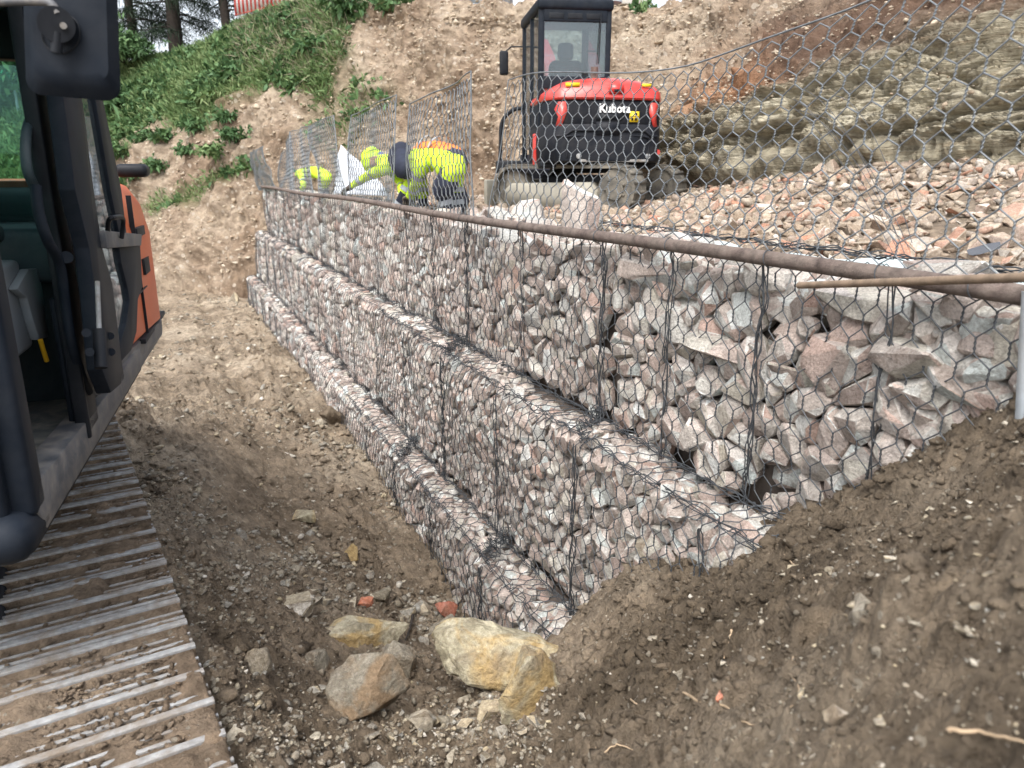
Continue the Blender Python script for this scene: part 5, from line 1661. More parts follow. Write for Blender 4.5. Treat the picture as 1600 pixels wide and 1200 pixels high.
mtb('mirror_arm', smoothline([(-60, 4, -.05), (0, 3, -.05), (60, 2, -.05), (80, 6, -.05), (90, 22, -.05)], 30), .0085, M_SILL)
_q = mp(-50, 4, -.05) - EO
_m = MB(); _m.tube(smoothline([_q + np.array([.03, 0, 0]), _q, L2(2.31, -.02, .47) - EO + np.array([.02, -.05, 0]), L2(2.30, .03, .45) - EO], 16), .0085, 12); _o = _m.build('mirror_bracket', M_SILL, EX, smooth=45); _o.parent = mir
mtb('clamp', [(88, 38, -.055), (88, 38, -.012)], .034, M_BLK2, 28)
mtb('clamp_stem', [(90, 50, -.045), (88, 82, -.045)], .011, M_BLK2)
for q in ((71, 38), (99, 40)): mtb('screw', [(*q, -.06), (*q, -.05)], .0065, M_STEEL)
mtb('pivot_ring', [(95 + 30 * cos(t), 52 + 31 * sin(t), -.018) for t in np.linspace(0, 2 * pi, 40)], .0016, M_BLK2, 6)
# tracks
def shoe_mesh(w):
    # profile across the pitch: plate with three grousers (x along travel, z up)
    pr = [(-.080, -.02), (-.080, .0), (-.074, .004), (-.070, .030), (-.046, .030), (-.041, .004), (-.010, .004), (-.006, .017), (.004, .017), (.008, .004), (.040, .004), (.044, .012), (.052, .012), (.056, .003), (.074, -.002), (.074, -.02)]
    return pr
def track(n0, w, a0, a1, ztop, rad, parent):
    tr = empty('crawler_track', (0, 0, 0)); tr.parent = parent
    pr = shoe_mesh(w)
    m = MB(); m.prism([(x, z) for x, z in pr], -w / 2, w / 2, lambda v: np.array([v[0], v[2], v[1]]))
    plate = m.mesh('track_shoe', M_MUD)
    gm = []
    for (x0, x1, z1) in ((-.071, -.045, .0335), (-.008, .006, .0195), (.0425, .0535, .0145)):
        g = MB(); g.box((x0, -w / 2 - .002, z1 - .014), (x1, w / 2 + .002, z1), None, .002)
        gm.append(g.mesh('grouser', M_STEEL))
    L = a1 - a0; per = 2 * L + 2 * pi * rad; n = int(per / .158); pit = per / n
    zc = ztop - .03 - rad
    for k in range(n):
        s = k * pit
        if s < L: a, z, ang = a0 + s, zc + rad, 0
        elif s < L + pi * rad: t = (s - L) / rad; a, z, ang = a1 + rad * sin(t), zc + rad * cos(t), t
        elif s < 2 * L + pi * rad: a, z, ang = a1 - (s - L - pi * rad), zc - rad, pi
        else: t = (s - 2 * L - pi * rad) / rad; a, z, ang = a0 - rad * sin(t), zc - rad * cos(t), pi + t
        P = D3 * a + N3 * n0 + UP * (z + .006 * sin(a * 2.1)) - EO
        Rm = Matrix((D3.tolist(), (-N3).tolist(), [0, 0, 1])).transposed().to_4x4() @ Matrix.Rotation(ang, 4, 'Y')
        o = link('track_shoe', plate, tr); o.matrix_basis = Matrix.Translation(P) @ Rm
        for gme in gm:
            q = bpy.data.objects.new('grouser', gme); COL.objects.link(q); q.parent = o
    m = MB(); m.box((a0 - .1, n0 - w * .3, zc - .16), (a1 + .1, n0 + w * .3, zc + .14), lambda v: D3 * v[0] + N3 * v[1] + UP * v[2] - EO, .03)
    m.build('track_frame', M_BLK2, tr, smooth=40)
    for a in (a0, a1):
        m = MB(); c = lambda s: D3 * a + N3 * (n0 + s) + UP * zc - EO
        m.tube([c(-.06), c(.06)], rad * .92, 24); m.build('idler_wheel', M_BLK2, tr, smooth=40)
    return tr
# thing > part > sub-part only: shoes hang directly under the machine
def track2(n0, w, a0, a1, ztop, rad, full=True):
    tr = track(n0, w, a0, a1, ztop, rad, EX)
    for o in list(tr.children): o.parent = EX
    bpy.data.objects.remove(tr)
track2(-.04, .56, 1.35, 5.3, TRK_Z, .33)
track2(-1.72, .50, 1.6, 5.3, TRK_Z, .33)
m = MB(); m.box((2.9, -1.5, -1.9), (4.6, -.3, -1.5), lambda v: D3 * v[0] + N3 * v[1] + UP * v[2] - EO, .03); m.build('undercarriage_frame', M_BLK2, EX, smooth=40)
c = L2(3.7, .95, -1.5) - EO; c2 = L2(3.7, .95, -1.15) - EO
m = MB(); m.tube([c, c2], .48, 32); m.build('slew_ring', M_BLK2, EX, smooth=40)
# mud caked on the shoes
ga, gn = np.meshgrid(np.linspace(1.25, 5.35, 520), np.linspace(-.315, .238, 80), indexing='ij')
gp = np.stack([ga, gn, ga * 0], -1)
mz = TRK_Z - .030 + .022 * np.clip(fbm(gp * np.array([2.6, 3.5, 1]), 3, 301) * 2.2 + .25, -.6, 1) + fbm(gp * 30, 4, 302, .65) * .012 + np.maximum(0, fbm(gp * 14, 3, 303)) * .03
jo = np.abs(((ga - 1.35) / .1583 + .5 + .5) % 1 - .5) * .1583
mz = mz - .05 * np.exp(-(jo / .009) ** 2) * np.clip(fbm(gp * 5 + 3, 2, 305) * 5 + .6, 0, 1)
mz = mz + .006 * np.sin(ga * 2.1)
mz = np.where((np.abs(gn + .04) > .272), mz - .03, mz)
mp_ = D3[None, None] * ga[..., None] + N3[None, None] * gn[..., None] + UP * mz[..., None] - EO
link('caked_mud', npmesh('caked_mud', mp_.reshape(-1, 3), grid_faces(520, 80), M_MUD, True), EX, kind='stuff')
na = 5200
a = rng.uniform(1.2, 5.2, na); q = rng.uniform(-.31, .235, na)
keepm = fbm(np.stack([a * 2.2, q * 4, a * 0], -1), 3, 200) + rng.normal(0, .12, na) > -.05
a, q = a[keepm], q[keepm]
sh = (a - 1.35) % .158
P = D3[None] * a[:, None] + N3[None] * q[:, None] + UP[None] * (TRK_Z - .022 + rng.uniform(0, .010, len(a)))[:, None]
s_ = rng.gamma(2.2, .006, len(a)) + .007
o = scatter_stuff('mud_crumbs', lib('clod'), P - EO, np.minimum(s_, .04), M_MUD, EX, 1., kind='stuff')

# ------------------------------------------------------------------ far excavator
HB = radians(-8)
C2 = ony(922, 300, 9.7); C2[2] = -.47
fx, fl = np.array([sin(HB), cos(HB), 0]), np.array([-cos(HB), sin(HB), 0])
E2 = empty('excavator', C2, 'far red and black compact excavator standing with its rear to the viewer on the fill', 'excavator', rot=(0, 0, pi / 2 - HB))
E2.scale = (.96, .94, .98)
# local x forward, y left, z up
M_RED2 = plain('bright_red_paint', (.52, .030, .022), .35, 0, .1, 3, spec=.5, dust=(.5, .3, .25), dust_amt=.2, clear=.3)
M_CHR = plain('black_gloss_body', (.009, .011, .016), .5, 0, .15, 4, dust=(.3, .27, .24), dust_amt=.06, spec=.16)
M_TRK = plain('muddy_track_rubber', (.085, .08, .07), .85, 0, .2, 10, .4, dust=(.27, .24, .19), dust_amt=.85, dscale=5)
M_TFR = plain('dusty_track_frame', (.27, .26, .22), .8, 0, .15, 6, .3, dust=(.42, .38, .3), dust_amt=.6)
I3 = lambda v: np.array(v, float)
def bx(name, lo, hi, mat, bev=.01, parent=E2):
    m = MB(); m.box(lo, hi, None, bev); return m.build(name, mat, parent, smooth=35)
def tb(name, pts, r, mat, n=10, parent=E2):
    m = MB(); m.tube(pts, r, n); return m.build(name, mat, parent, smooth=50)
def tail(ins, z, w=.76):
    P = []
    for t in np.linspace(-1, 1, 25):
        y = (w - ins) * np.sign(t) * (1 - (1 - abs(t)) ** 1.25)
        x = -.86 + ins + .12 * (abs(y) / w) ** 2 + .30 * max(0, (abs(y) / w - .72) / .28) ** 2.2
        P.append((x, y, z))
    P += [(.35, (w - ins), z), (.35, -(w - ins), z)]
    return P
LF = dict(M=I3, parent=E2)
loft([tail(.03, .58), tail(.0, .60), tail(-.01, .80), tail(.0, .97), tail(.02, 1.0)], 'tail_guard', M_CHR, **LF)
loft([tail(.03, 1.0), tail(.02, 1.02), tail(.03, 1.24), tail(.05, 1.26)], 'engine_door', M_CHR, **LF)
hring = lambda ins, z, dz: [(x, y, z - dz * (abs(y) / .76) ** 2.4) for x, y, _ in tail(ins, z)]
loft([hring(.02, 1.265, .0), hring(.0, 1.285, .0), hring(.03, 1.40, .05), hring(.10, 1.47, .10), hring(.22, 1.51, .12)], 'hood', M_RED2, **LF)
def rear_x(y, ins=0.): return -.86 + ins + .12 * (abs(y) / .76) ** 2 + .30 * max(0, (abs(y) / .76 - .72) / .28) ** 2.2
# brand lettering, decals, lights, handles
text_obj('Kubota', .128, M_LET, E2, Matrix.Translation((rear_x(-.05) + .012, -.06, 1.165)) @ Matrix.Rotation(-pi / 2, 4, 'Z') @ RX, .004, 'lettering', .004)
M_YD = plain('yellow_decal', (.80, .55, .02), .5)
def decal(name, y0, y1, z0, z1, mat, ins=0.02, t=.006):
    P = []
    m = MB(); x0, x1 = rear_x(y0, ins), rear_x(y1, ins)
    V = [(x0 - t, y0, z0), (x1 - t, y1, z0), (x1 - t, y1, z1), (x0 - t, y0, z1), (x0 + .01, y0, z0), (x1 + .01, y1, z0), (x1 + .01, y1, z1), (x0 + .01, y0, z1)]
    m.add(V, [[0, 1, 2, 3], [7, 6, 5, 4], [0, 4, 5, 1], [1, 5, 6, 2], [2, 6, 7, 3], [3, 7, 4, 0]])
    return m.build(name, mat, E2)
decal('warning_decal', -.37, -.25, .995 + .03, 1.14, M_YD, .02, .008)
decal('decal_line', -.365, -.255, 1.082, 1.088, M_CHR, .02, .011)
decal('decal_symbol', -.345, -.315, 1.04, 1.07, M_CHR, .02, .011); decal('decal_symbol', -.295, -.27, 1.04, 1.07, M_CHR, .02, .011); decal('decal_symbol', -.345, -.325, 1.10, 1.125, M_CHR, .02, .011)
decal('yellow_sticker', .36, .52, 1.40, 1.44, M_YD, .035, .012)
decal('yellow_sticker', -.52, -.40, 1.41, 1.44, M_YD, .035, .012)
decal('hood_latch', -.16, .02, 1.33, 1.42, M_RED2, .0, .015); decal('latch_recess', -.10, -.04, 1.34, 1.37, M_CHR, .0, .02)
decal('door_grip', -.12, .16, .88, 1.02, M_CHR, 0, .02)
decal('vent_panel', -.16, .16, 1.04, 1.12, M_BLK2, .02, .006)
def redmark(sg, name):
    P = [(sg * .60, 1.24), (sg * .52, 1.24), (sg * .50, 1.14), (sg * .57, .96), (sg * .63, .96), (sg * .60, 1.08), (sg * .64, 1.16)]
    m = MB(); V = [(rear_x(y, .02) - .014, y, z) for y, z in P] + [(rear_x(y, .02) + .03, y, z) for y, z in P]
    n = len(P); m.add(V, [[k, (k + 1) % n, n + (k + 1) % n, n + k] for k in range(n)], [list(range(n))], [list(range(n, 2 * n))[::-1]]); m.build(name, M_RED2, E2)
redmark(1, 'red_stripe'); redmark(-1, 'red_stripe')
# raised ribs of the tail guard
tb('guard_rib', [(rear_x(y) - .012, y, .93 + (-.06 if abs(y) > .5 else 0)) for y in np.linspace(.62, -.62, 15)], .014, M_CHR)
tb('guard_rib', smoothline([(rear_x(.5) - .01, .5, .64), (rear_x(.5) - .012, .5, .82), (rear_x(.42) - .012, .42, .87), (rear_x(-.4) - .012, -.4, .87), (rear_x(-.5) - .01, -.5, .80), (rear_x(-.5) - .01, -.5, .64)], 40), .012, M_CHR)
for y in (.36, -.50): tb('tie_bolt', [(rear_x(y) - .02, y, .65), (rear_x(y) + .02, y, .65)], .03, M_STEEL, 14)
tb('red_reflector', [(rear_x(-.66) - .015, -.66, .70), (rear_x(-.66) + .02, -.66, .70)], .03, M_RED2, 14)
bx('scraped_lip', (-.845, -.5, .585), (-.83, .35, .615), M_STEEL, .004)
for y in (-.735, .66):
    bx('corner_guard', (-.38, y, .60), (-.30, y + .08, .95), M_RED2, .015)
bx('corner_guard', (-.2, .70, .55), (-.12, .80, .92), M_RED2, .015)
bx('house_floor', (-.5, -.72, .52), (.95, .76, .60), M_BLK2, .02)
bx('side_cover', (-.2, -.76, .60), (.85, -.12, 1.28), M_CHR, .05)
# cab
CX0, CX1, CY0, CY1, CZ0, CZ1 = -.30, 1.0, -.14, .76, .58, 2.40
for x in (CX0, CX1 - .07):
    for y in (CY0, CY1 - .07): bx('cab_pillar', (x, y, CZ0), (x + .07, y + .07, CZ1 - .1), M_BLK, .015)
bx('cab_pillar', (.30, CY1 - .06, CZ0), (.36, CY1, CZ1 - .1), M_BLK, .015)
bx('cab_roof', (CX0 - .03, CY0 - .02, CZ1 - .13), (CX1 + .05, CY1 + .02, CZ1), M_BLK, .04)
bx('rear_header', (CX0 - .012, CY0 + .06, CZ1 - .25), (CX0 + .04, CY1 - .06, CZ1 - .12), M_BLK, .01)
for k in range(3): bx('header_recess', (CX0 - .018, CY0 + .14 + k * .23, CZ1 - .22), (CX0 - .010, CY0 + .32 + k * .23, CZ1 - .16), M_BLK2, .004)
bx('rear_window_frame', (CX0 - .005, CY0 + .05, 1.42), (CX0 + .03, CY1 - .05, 1.56), M_BLK, .01)
M_GL2 = glass('far_cab_glass', (.78, .86, .88), .10)
bx('rear_window', (CX0 + .01, CY0 + .07, 1.56), (CX0 + .016, CY1 - .07, CZ1 - .25), M_GL2, 0)
bx('front_window', (CX1 - .03, CY0 + .07, .9), (CX1 - .024, CY1 - .07, CZ1 - .13), M_GL2, 0)
bx('right_window', (CX0 + .07, CY0 + .02, 1.3), (CX1 - .07, CY0 + .026, CZ1 - .13), M_GL2, 0)
bx('left_window', (CX0 + .07, CY1 - .03, 1.25), (.30, CY1 - .024, CZ1 - .13), M_GL2, 0)
bx('cab_door_window', (.36, CY1 - .03, .75), (CX1 - .07, CY1 - .024, CZ1 - .13), M_GL2, 0)
bx('lower_side_panel', (CX0 + .05, CY1 - .04, CZ0), (.32, CY1 - .01, 1.25), M_BLK, .01)
bx('cab_seat_back', (.02, .12, 1.0), (.14, .56, 1.78), M_BLK2, .08)
bx('headrest', (.03, .25, 1.78), (.11, .45, 1.98), M_BLK2, .05)
bx('seat_cushion', (.1, .12, .9), (.55, .56, 1.05), M_BLK2, .05)
tb('wiper', [(CX0 - .02, -.0, 2.25), (CX0 - .03, .02, 1.7)], .008, M_BLK2)
tb('beacon_lamp', [(-.1, -.18, 2.40), (-.1, -.18, 2.43)], .13, M_BLF, 20)
tb('exhaust', [(-.52, .12, 1.46), (-.54, .12, 1.64)], .045, M_RUST, 12)
def mirror2(x, y, z, dy):
    o = bx('mirror', (x - .03, y - .06, z - .15), (x + .03, y + .06, z + .15), M_BLK2, .025)
    tb('mirror_arm', [(x, y, z + .12), (x, y - dy * .1, z + .2), (x - .02, y - dy * .26, z + .2)], .01, M_BLK2)
mirror2(.95, 1.02, 1.85, 1); mirror2(.5, -.28, 1.75, -1)
tb('grab_rail', smoothline([(.75, 1.12, .3), (.72, 1.10, .8), (.7, 1.08, 1.1), (.6, .95, 1.24), (.5, .82, 1.26)], 24), .026, M_BLK2)
bx('step_bracket', (.62, .8, .45), (.85, 1.16, .62), M_BLK2, .03)
# boom, stick, bucket beyond the cab
def beam(name, pts, w, hs, mat, parent=E2):
    P = np.array(pts, float); T = np.gradient(P, axis=0); T /= np.linalg.norm(T, axis=1)[:, None]
    N_ = np.stack([-T[:, 2], T[:, 1] * 0, T[:, 0]], 1)
    rings = [[tuple(P[i] + N_[i] * hs[i] + np.array([0, w / 2, 0])), tuple(P[i] + N_[i] * hs[i] - np.array([0, w / 2, 0])), tuple(P[i] - N_[i] * hs[i] - np.array([0, w / 2, 0])), tuple(P[i] - N_[i] * hs[i] + np.array([0, w / 2, 0]))] for i in range(len(P))]
    return loft(rings, name, mat, M=I3, parent=parent, smooth=25)
yb = .22
beam('boom', [(1.15, yb, .75), (1.5, yb, 1.35), (1.95, yb, 1.95), (2.5, yb, 2.25), (3.2, yb, 2.25)], .17, [.10, .14, .16, .14, .09], M_RED2)
beam('stick', [(3.0, yb, 2.45), (3.3, yb, 2.0), (3.25, yb, 1.2), (3.1, yb, .75)], .14, [.08, .12, .09, .06], M_RED2)
tb('boom_cylinder', [(1.25, yb - .16, .8), (1.75, yb - .16, 1.5)], .05, M_RED2, 14)
tb('cylinder_rod', [(1.75, yb - .16, 1.5), (2.0, yb - .16, 1.9)], .028, M_STEEL, 12)
beam('bucket', [(3.05, yb, .7), (2.8, yb, .45), (2.85, yb, .15), (3.15, yb, .02)], .5, [.06, .16, .16, .05], M_CHR)
bx('swing_bracket', (.95, yb - .16, .55), (1.25, yb + .16, .95), M_BLK2, .04)
tb('slew_ring', [(0, 0, .46), (0, 0, .56)], .36, M_BLK2, 28)
# undercarriage, turned sideways
UB = radians(36)
t_w = np.array([-cos(UB), sin(UB), 0]); q_w = np.array([sin(UB), cos(UB), 0])
Rinv = np.array([[fx[0], fx[1], 0], [fl[0], fl[1], 0], [0, 0, 1]])
tl, ql = Rinv @ t_w, Rinv @ q_w
def UM(off): return lambda v: tl * v[0] + ql * (v[1] + off) + UP * v[2]
def stadium(L, r, n=14, zc=0.):
    P = [(L / 2 + r * sin(t), zc + r * cos(t)) for t in np.linspace(0, pi, n)] + [(-L / 2 - r * sin(t), zc - r * cos(t)) for t in np.linspace(0, pi, n)]
    return P
for off in (-.60, .60):
    U = UM(off)
    Lh, r = 1.52, .27
    o1, i1 = stadium(Lh, r, 14, r + .01), stadium(Lh, r - .035, 14, r + .01)
    n = len(o1); m = MB()
    V = [U((x, -.15, z)) for x, z in o1] + [U((x, .15, z)) for x, z in o1] + [U((x, -.15, z)) for x, z in i1] + [U((x, .15, z)) for x, z in i1]
    fq = []
    for k in range(n):
        k2 = (k + 1) % n
        fq += [[k, k2, n + k2, n + k], [2 * n + k2, 2 * n + k, 3 * n + k, 3 * n + k2], [k2, k, 2 * n + k, 2 * n + k2], [n + k, n + k2, 3 * n + k2, 3 * n + k]]
    m.add(V, fq)
    belt = m.build('track_belt', M_TRK, E2, smooth=40)
    # lugs round the belt
    m = MB(); per = 2 * Lh + 2 * pi * r; nl = 42
    for k in range(nl):
        s = k * per / nl
        if s < Lh: x, z, ang = -Lh / 2 + s, r + .01 + r, 0
        elif s < Lh + pi * r: t = (s - Lh) / r; x, z, ang = Lh / 2 + r * sin(t), r + .01 + r * cos(t), t
        elif s < 2 * Lh + pi * r: x, z, ang = Lh / 2 - (s - Lh - pi * r), .01, pi
        else: t = (s - 2 * Lh - pi * r) / r; x, z, ang = -Lh / 2 - r * sin(t), r + .01 - r * cos(t), pi + t
        c_, s_ = cos(ang), sin(ang)
        m.box((-.02, -.15, -.004), (.02, .15, .018), lambda v: U((x + v[0] * c_ + v[2] * s_, v[1], z - v[0] * s_ + v[2] * c_)))
    o = m.build('tread_lugs', M_TRK, E2, kind='stuff'); o.parent = belt
    m = MB(); pts_ = [(-.50, .04), (-.50, .26), (-.40, .36), (.74, .34), (.84, .26), (.86, .08), (.80, .04)]
    m.prism([(x, z) for x, z in pts_], -.155, .11, lambda v: U((v[0], v[2], v[1]))); m.build('track_frame', M_TFR, E2)
    for x, rr2, nm in ((-Lh / 2, .23, 'sprocket'), (Lh / 2, .215, 'idler_wheel')):
        fy = -.13 if nm == 'sprocket' else -.09
        m = MB(); m.tube([U((x, fy, r + .01)), U((x, .10, r + .01))], rr2, 22); w_ = m.build(nm, M_TRK, E2, smooth=40)
        m = MB(); m.tube([U((x, fy - .02, r + .01)), U((x, fy, r + .01))], rr2 * .5, 16); h_ = m.build('wheel_hub', M_TRK, E2, smooth=40); h_.parent = w_
        for k in range(7 if nm == 'sprocket' else 0):
            t = 2 * pi * k / 7; m = MB(); m.tube([U((x + .13 * cos(t) * rr2 / .23, -.15, r + .01 + .13 * sin(t) * rr2 / .23)), U((x + .13 * cos(t) * rr2 / .23, -.13, r + .01 + .13 * sin(t) * rr2 / .23))], .016, 6); b_ = m.build('bolt', M_TRK, E2); b_.parent = w_
    for k in range(4):
        m = MB(); x = -.45 + k * .3; m.tube([U((x, -.1, .09)), U((x, .1, .09))], .06, 14); m.build('roller', M_TRK, E2, smooth=40)
m = MB(); m.box((-.5, -1.1, .2), (.5, .1, .42), UM(.5), .03) if False else m.box((-.45, -.5, .2), (.45, .5, .44), UM(0), .03); m.build('car_body', M_BLK2, E2, smooth=40)
m = MB(); m.box((1.15, -.75, .05), (1.2, .75, .38), UM(0), .015); m.build('dozer_blade', M_TFR, E2, smooth=40)
for y in (-.25, .25):
    m = MB(); m.box((.3, y - .04, .2), (1.16, y + .04, .28), UM(0), .01); m.build('blade_arm', M_BLK2, E2, smooth=40)

# ------------------------------------------------------------------ workers
M_HV = plain('yellow_high_visibility', (.56, .80, .03), .8, 0, .14, 9, .3)
M_OV = plain('orange_high_visibility', (.85, .23, .04), .8, 0, .12, 9, .3)
M_NV = plain('navy_cloth', (.018, .022, .04), .85, 0, .3, 12, .4)
M_RB = plain('grey_reflective_tape', (.36, .39, .42), .45, .2, .08, 10)
M_SK = plain('skin', (.42, .25, .17), .6, 0, .08, 8)
M_BT = plain('muddy_boot', (.09, .075, .055), .85, 0, .3, 14, .4)
M_BNG = plain('green_knit_hat', (.02, .10, .06), .9, 0, .2, 30, .5)
M_GLV = plain('dark_work_glove', (.10, .085, .07), .8, 0, .3, 16, .4)
M_HAIR = plain('dark_hair', (.02, .016, .014), .7, 0, .3, 30, .5)
def skin_mesh(V, E, R, root=0, sub=2):
    me = bpy.data.meshes.new('s'); me.from_pydata([tuple(v) for v in V], E, [])
    o = bpy.data.objects.new('s', me); COL.objects.link(o)
    md = o.modifiers.new('skin', 'SKIN')
    for k, r in enumerate(R):
        s = me.skin_vertices[0].data[k]; s.radius = (r, r) if np.isscalar(r) else r; s.use_root = (k == root)
    ms = o.modifiers.new('sub', 'SUBSURF'); ms.levels = sub; ms.render_levels = sub
    dg = bpy.context.evaluated_depsgraph_get(); dg.update()
    out = bpy.data.meshes.new_from_object(o.evaluated_get(dg))
    bpy.data.objects.remove(o); bpy.data.meshes.remove(me)
    return out
def person(J, label, mats, head_mat, loc, group=None):
    """J: joint name -> world point"""
    O = np.array(loc)
    P = {k: np.array(v, float) - O for k, v in J.items()}
    names = ['pelvis', 'waist', 'chest', 'neck', 'head', 'crown', 'shL', 'elL', 'wrL', 'shR', 'elR', 'wrR', 'hipL', 'knL', 'anL', 'toL', 'hipR', 'knR', 'anR', 'toR']
    rad = dict(pelvis=(.155, .12), waist=(.145, .115), chest=(.165, .12), neck=.065, head=.095, crown=.075, shL=.085, shR=.085, elL=.055, elR=.055, wrL=.038, wrR=.038, hipL=.10, hipR=.10, knL=.072, knR=.072, anL=.055, anR=.055, toL=.045, toR=.045)
    ed = [('pelvis', 'waist'), ('waist', 'chest'), ('chest', 'neck'), ('neck', 'head'), ('head', 'crown'), ('chest', 'shL'), ('shL', 'elL'), ('elL', 'wrL'), ('chest', 'shR'), ('shR', 'elR'), ('elR', 'wrR'),
          ('pelvis', 'hipL'), ('hipL', 'knL'), ('knL', 'anL'), ('anL', 'toL'), ('pelvis', 'hipR'), ('hipR', 'knR'), ('knR', 'anR'), ('anR', 'toR')]
    V = [P[n] for n in names]; R = [rad[n] for n in names]; idx_ = {n: k for k, n in enumerate(names)}
    E = [(idx_[a], idx_[b_]) for a, b_ in ed]
    tag_ = {k: n for n, k in idx_.items()}
    # hands: palm and five bent fingers
    for s in 'LR':
        w, e = P['wr' + s], P['el' + s]
        d = (w - e) / np.linalg.norm(w - e)
        side = np.cross(d, np.array([.2, .3, 1.])); side /= np.linalg.norm(side); nrm = np.cross(side, d)
        k0 = len(V); V.append(w + d * .06); R.append((.040, .026)); E.append((idx_['wr' + s], k0)); tag_[k0] = 'hand'
        for f, (o_, ln) in enumerate(((-.034, .07), (-.012, .085), (.012, .08), (.033, .062))):
            pr_ = k0
            for j, (dd, nn) in enumerate(((.035, 0), (.035 + ln * .5, -.012), (.03 + ln * .85, -.045))):
                V.append(w + d * (.06 + dd) + side * o_ * 1.15 + nrm * nn); R.append(.0095 - .001 * j); E.append((pr_, len(V) - 1)); pr_ = len(V) - 1; tag_[pr_] = 'hand'
        V.append(w + d * .05 + side * -.05 + nrm * -.015); R.append(.012); E.append((k0, len(V) - 1)); tag_[len(V) - 1] = 'hand'
        V.append(w + d * .085 + side * -.06 + nrm * -.04); R.append(.010); E.append((len(V) - 2, len(V) - 1)); tag_[len(V) - 1] = 'hand'
    me = skin_mesh(V, E, R, 0, 2)
    me.name = 'body'
    C = np.zeros(len(me.vertices) * 3); me.vertices.foreach_get('co', C); C = C.reshape(-1, 3)
    # cloth folds
    nn_ = np.zeros(len(me.vertices) * 3); me.vertices.foreach_get('normal', nn_); nn_ = nn_.reshape(-1, 3)
    C2_ = C + nn_ * (ridged(C * np.array([9, 9, 14]), 3, 4)[:, None] * .010)
    me.vertices.foreach_set('co', C2_.ravel())
    mlist = []
    for m_ in (mats['torso'], mats['legs'], M_SK, M_BT, M_GLV, head_mat, mats.get('arms', mats['torso']), mats.get('shin', mats['legs'])):
        mlist.append(m_)
    me.materials.clear()
    for m_ in mlist: me.materials.append(m_)
    Vn = np.array(V)
    segm = []
    for a, b_ in E:
        ta_, tb_ = tag_[a], tag_[b_]
        t = {'head': 2, 'crown': 5}.get(tb_, None)
        if tb_ in ('head',): t = 2
        elif tb_ == 'crown': t = 5
        elif tb_ == 'neck': t = 0
        elif tb_ == 'hand': t = 4
        elif tb_[:2] in ('el', 'wr'): t = 6
        elif tb_[:2] in ('sh',) or tb_ in ('waist', 'chest'): t = 0
        elif tb_[:2] in ('hi', 'kn'): t = 1
        elif tb_[:2] == 'an': t = 7
        elif tb_[:2] == 'to': t = 3
        segm.append((Vn[a], Vn[b_], t))
    pc = np.zeros(len(me.polygons) * 3); me.polygons.foreach_get('center', pc); pc = pc.reshape(-1, 3)
    best = np.full(len(pc), 1e9); mi = np.zeros(len(pc), np.int32)
    for A_, B_, t in segm:
        d = B_ - A_; tt = np.clip(((pc - A_) @ d) / (d @ d + 1e-9), 0, 1)
        dist = np.linalg.norm(pc - A_ - tt[:, None] * d, axis=1)
        k = dist < best; best[k] = dist[k]; mi[k] = t
    me.polygons.foreach_set('material_index', mi)
    me.polygons.foreach_set('use_smooth', np.ones(len(pc), bool))
    root = empty('person', loc, label, 'person', group)
    link('body', me, root)
    def band(a, b_, t, r, w=.05, name='reflective_band'):
        A_, B_ = P[a], P[b_]; c = A_ + (B_ - A_) * t; d = (B_ - A_) / np.linalg.norm(B_ - A_)
        m = MB(); m.tube([c - d * w / 2, c + d * w / 2], r, 20, False); m.build(name, M_RB, root, smooth=60)
    for s in 'LR':
        band('sh' + s, 'el' + s, .62, .074); band('el' + s, 'wr' + s, .45, .056)
        if mats['legs'] is not M_NV: band('hip' + s, 'kn' + s, .85, .088); band('kn' + s, 'an' + s, .45, .072)
    # face: nose, eyes, ears, mouth on the head
    h, cr, nk = P['head'], P['crown'], P['neck']
    upv = (cr - nk); upv /= np.linalg.norm(upv)
    face = P.get('face', np.array([-1., 0, -.3]) + O * 0)
    face = face - upv * (face @ upv); face /= np.linalg.norm(face); sdv = np.cross(upv, face)
    m = MB(); m.tube([h + face * .085 + upv * .02, h + face * .118 - upv * .012, h + face * .09 - upv * .02], [.008, .016, .012], 8); m.build('nose', M_SK, root, smooth=60)
    for s in (-1, 1):
        m = MB(); m.tube([h + face * .088 + sdv * .032 * s + upv * .025, h + face * .096 + sdv * .032 * s + upv * .025], .010, 10); m.build('eye', M_HAIR, root, smooth=60)
        m = MB(); m.tube([h + sdv * .09 * s + upv * .02, h + sdv * .106 * s, h + sdv * .09 * s - upv * .025], .014, 8); m.build('ear', M_SK, root, smooth=60)
    m = MB(); m.tube([h + face * .088 + sdv * .025 - upv * .045, h + face * .095 - upv * .047, h + face * .088 - sdv * .025 - upv * .045], .006, 8); m.build('mouth', plain('lips', (.32, .14, .11), .6), root, smooth=60)
    return root, P
def blob(name, c, rx, mat, root, seed=1, rough=.06, axes=(1, 1, 1), ang=0.):
    bm = bmesh.new(); bmesh.ops.create_icosphere(bm, subdivisions=3, radius=1)
    C = np.array([v.co[:] for v in bm.verts]); d = 1 + fbm(C * 2 + seed, 3, seed) * rough * 3
    M = Matrix.Rotation(ang, 3, 'Y')
    for v, q in zip(bm.verts, d): v.co = Vector(c) + M @ Vector((v.co.x * axes[0], v.co.y * axes[1], v.co.z * axes[2])) * (rx * float(q))
    me = bm_mesh(bm, name, mat, 80)
    return link(name, me, root)
def W(px, py, p): return onp(px, py, p)
HVM = dict(torso=M_HV, legs=M_HV, arms=M_HV, shin=M_NV)
GW = 'workers bending over the top baskets'
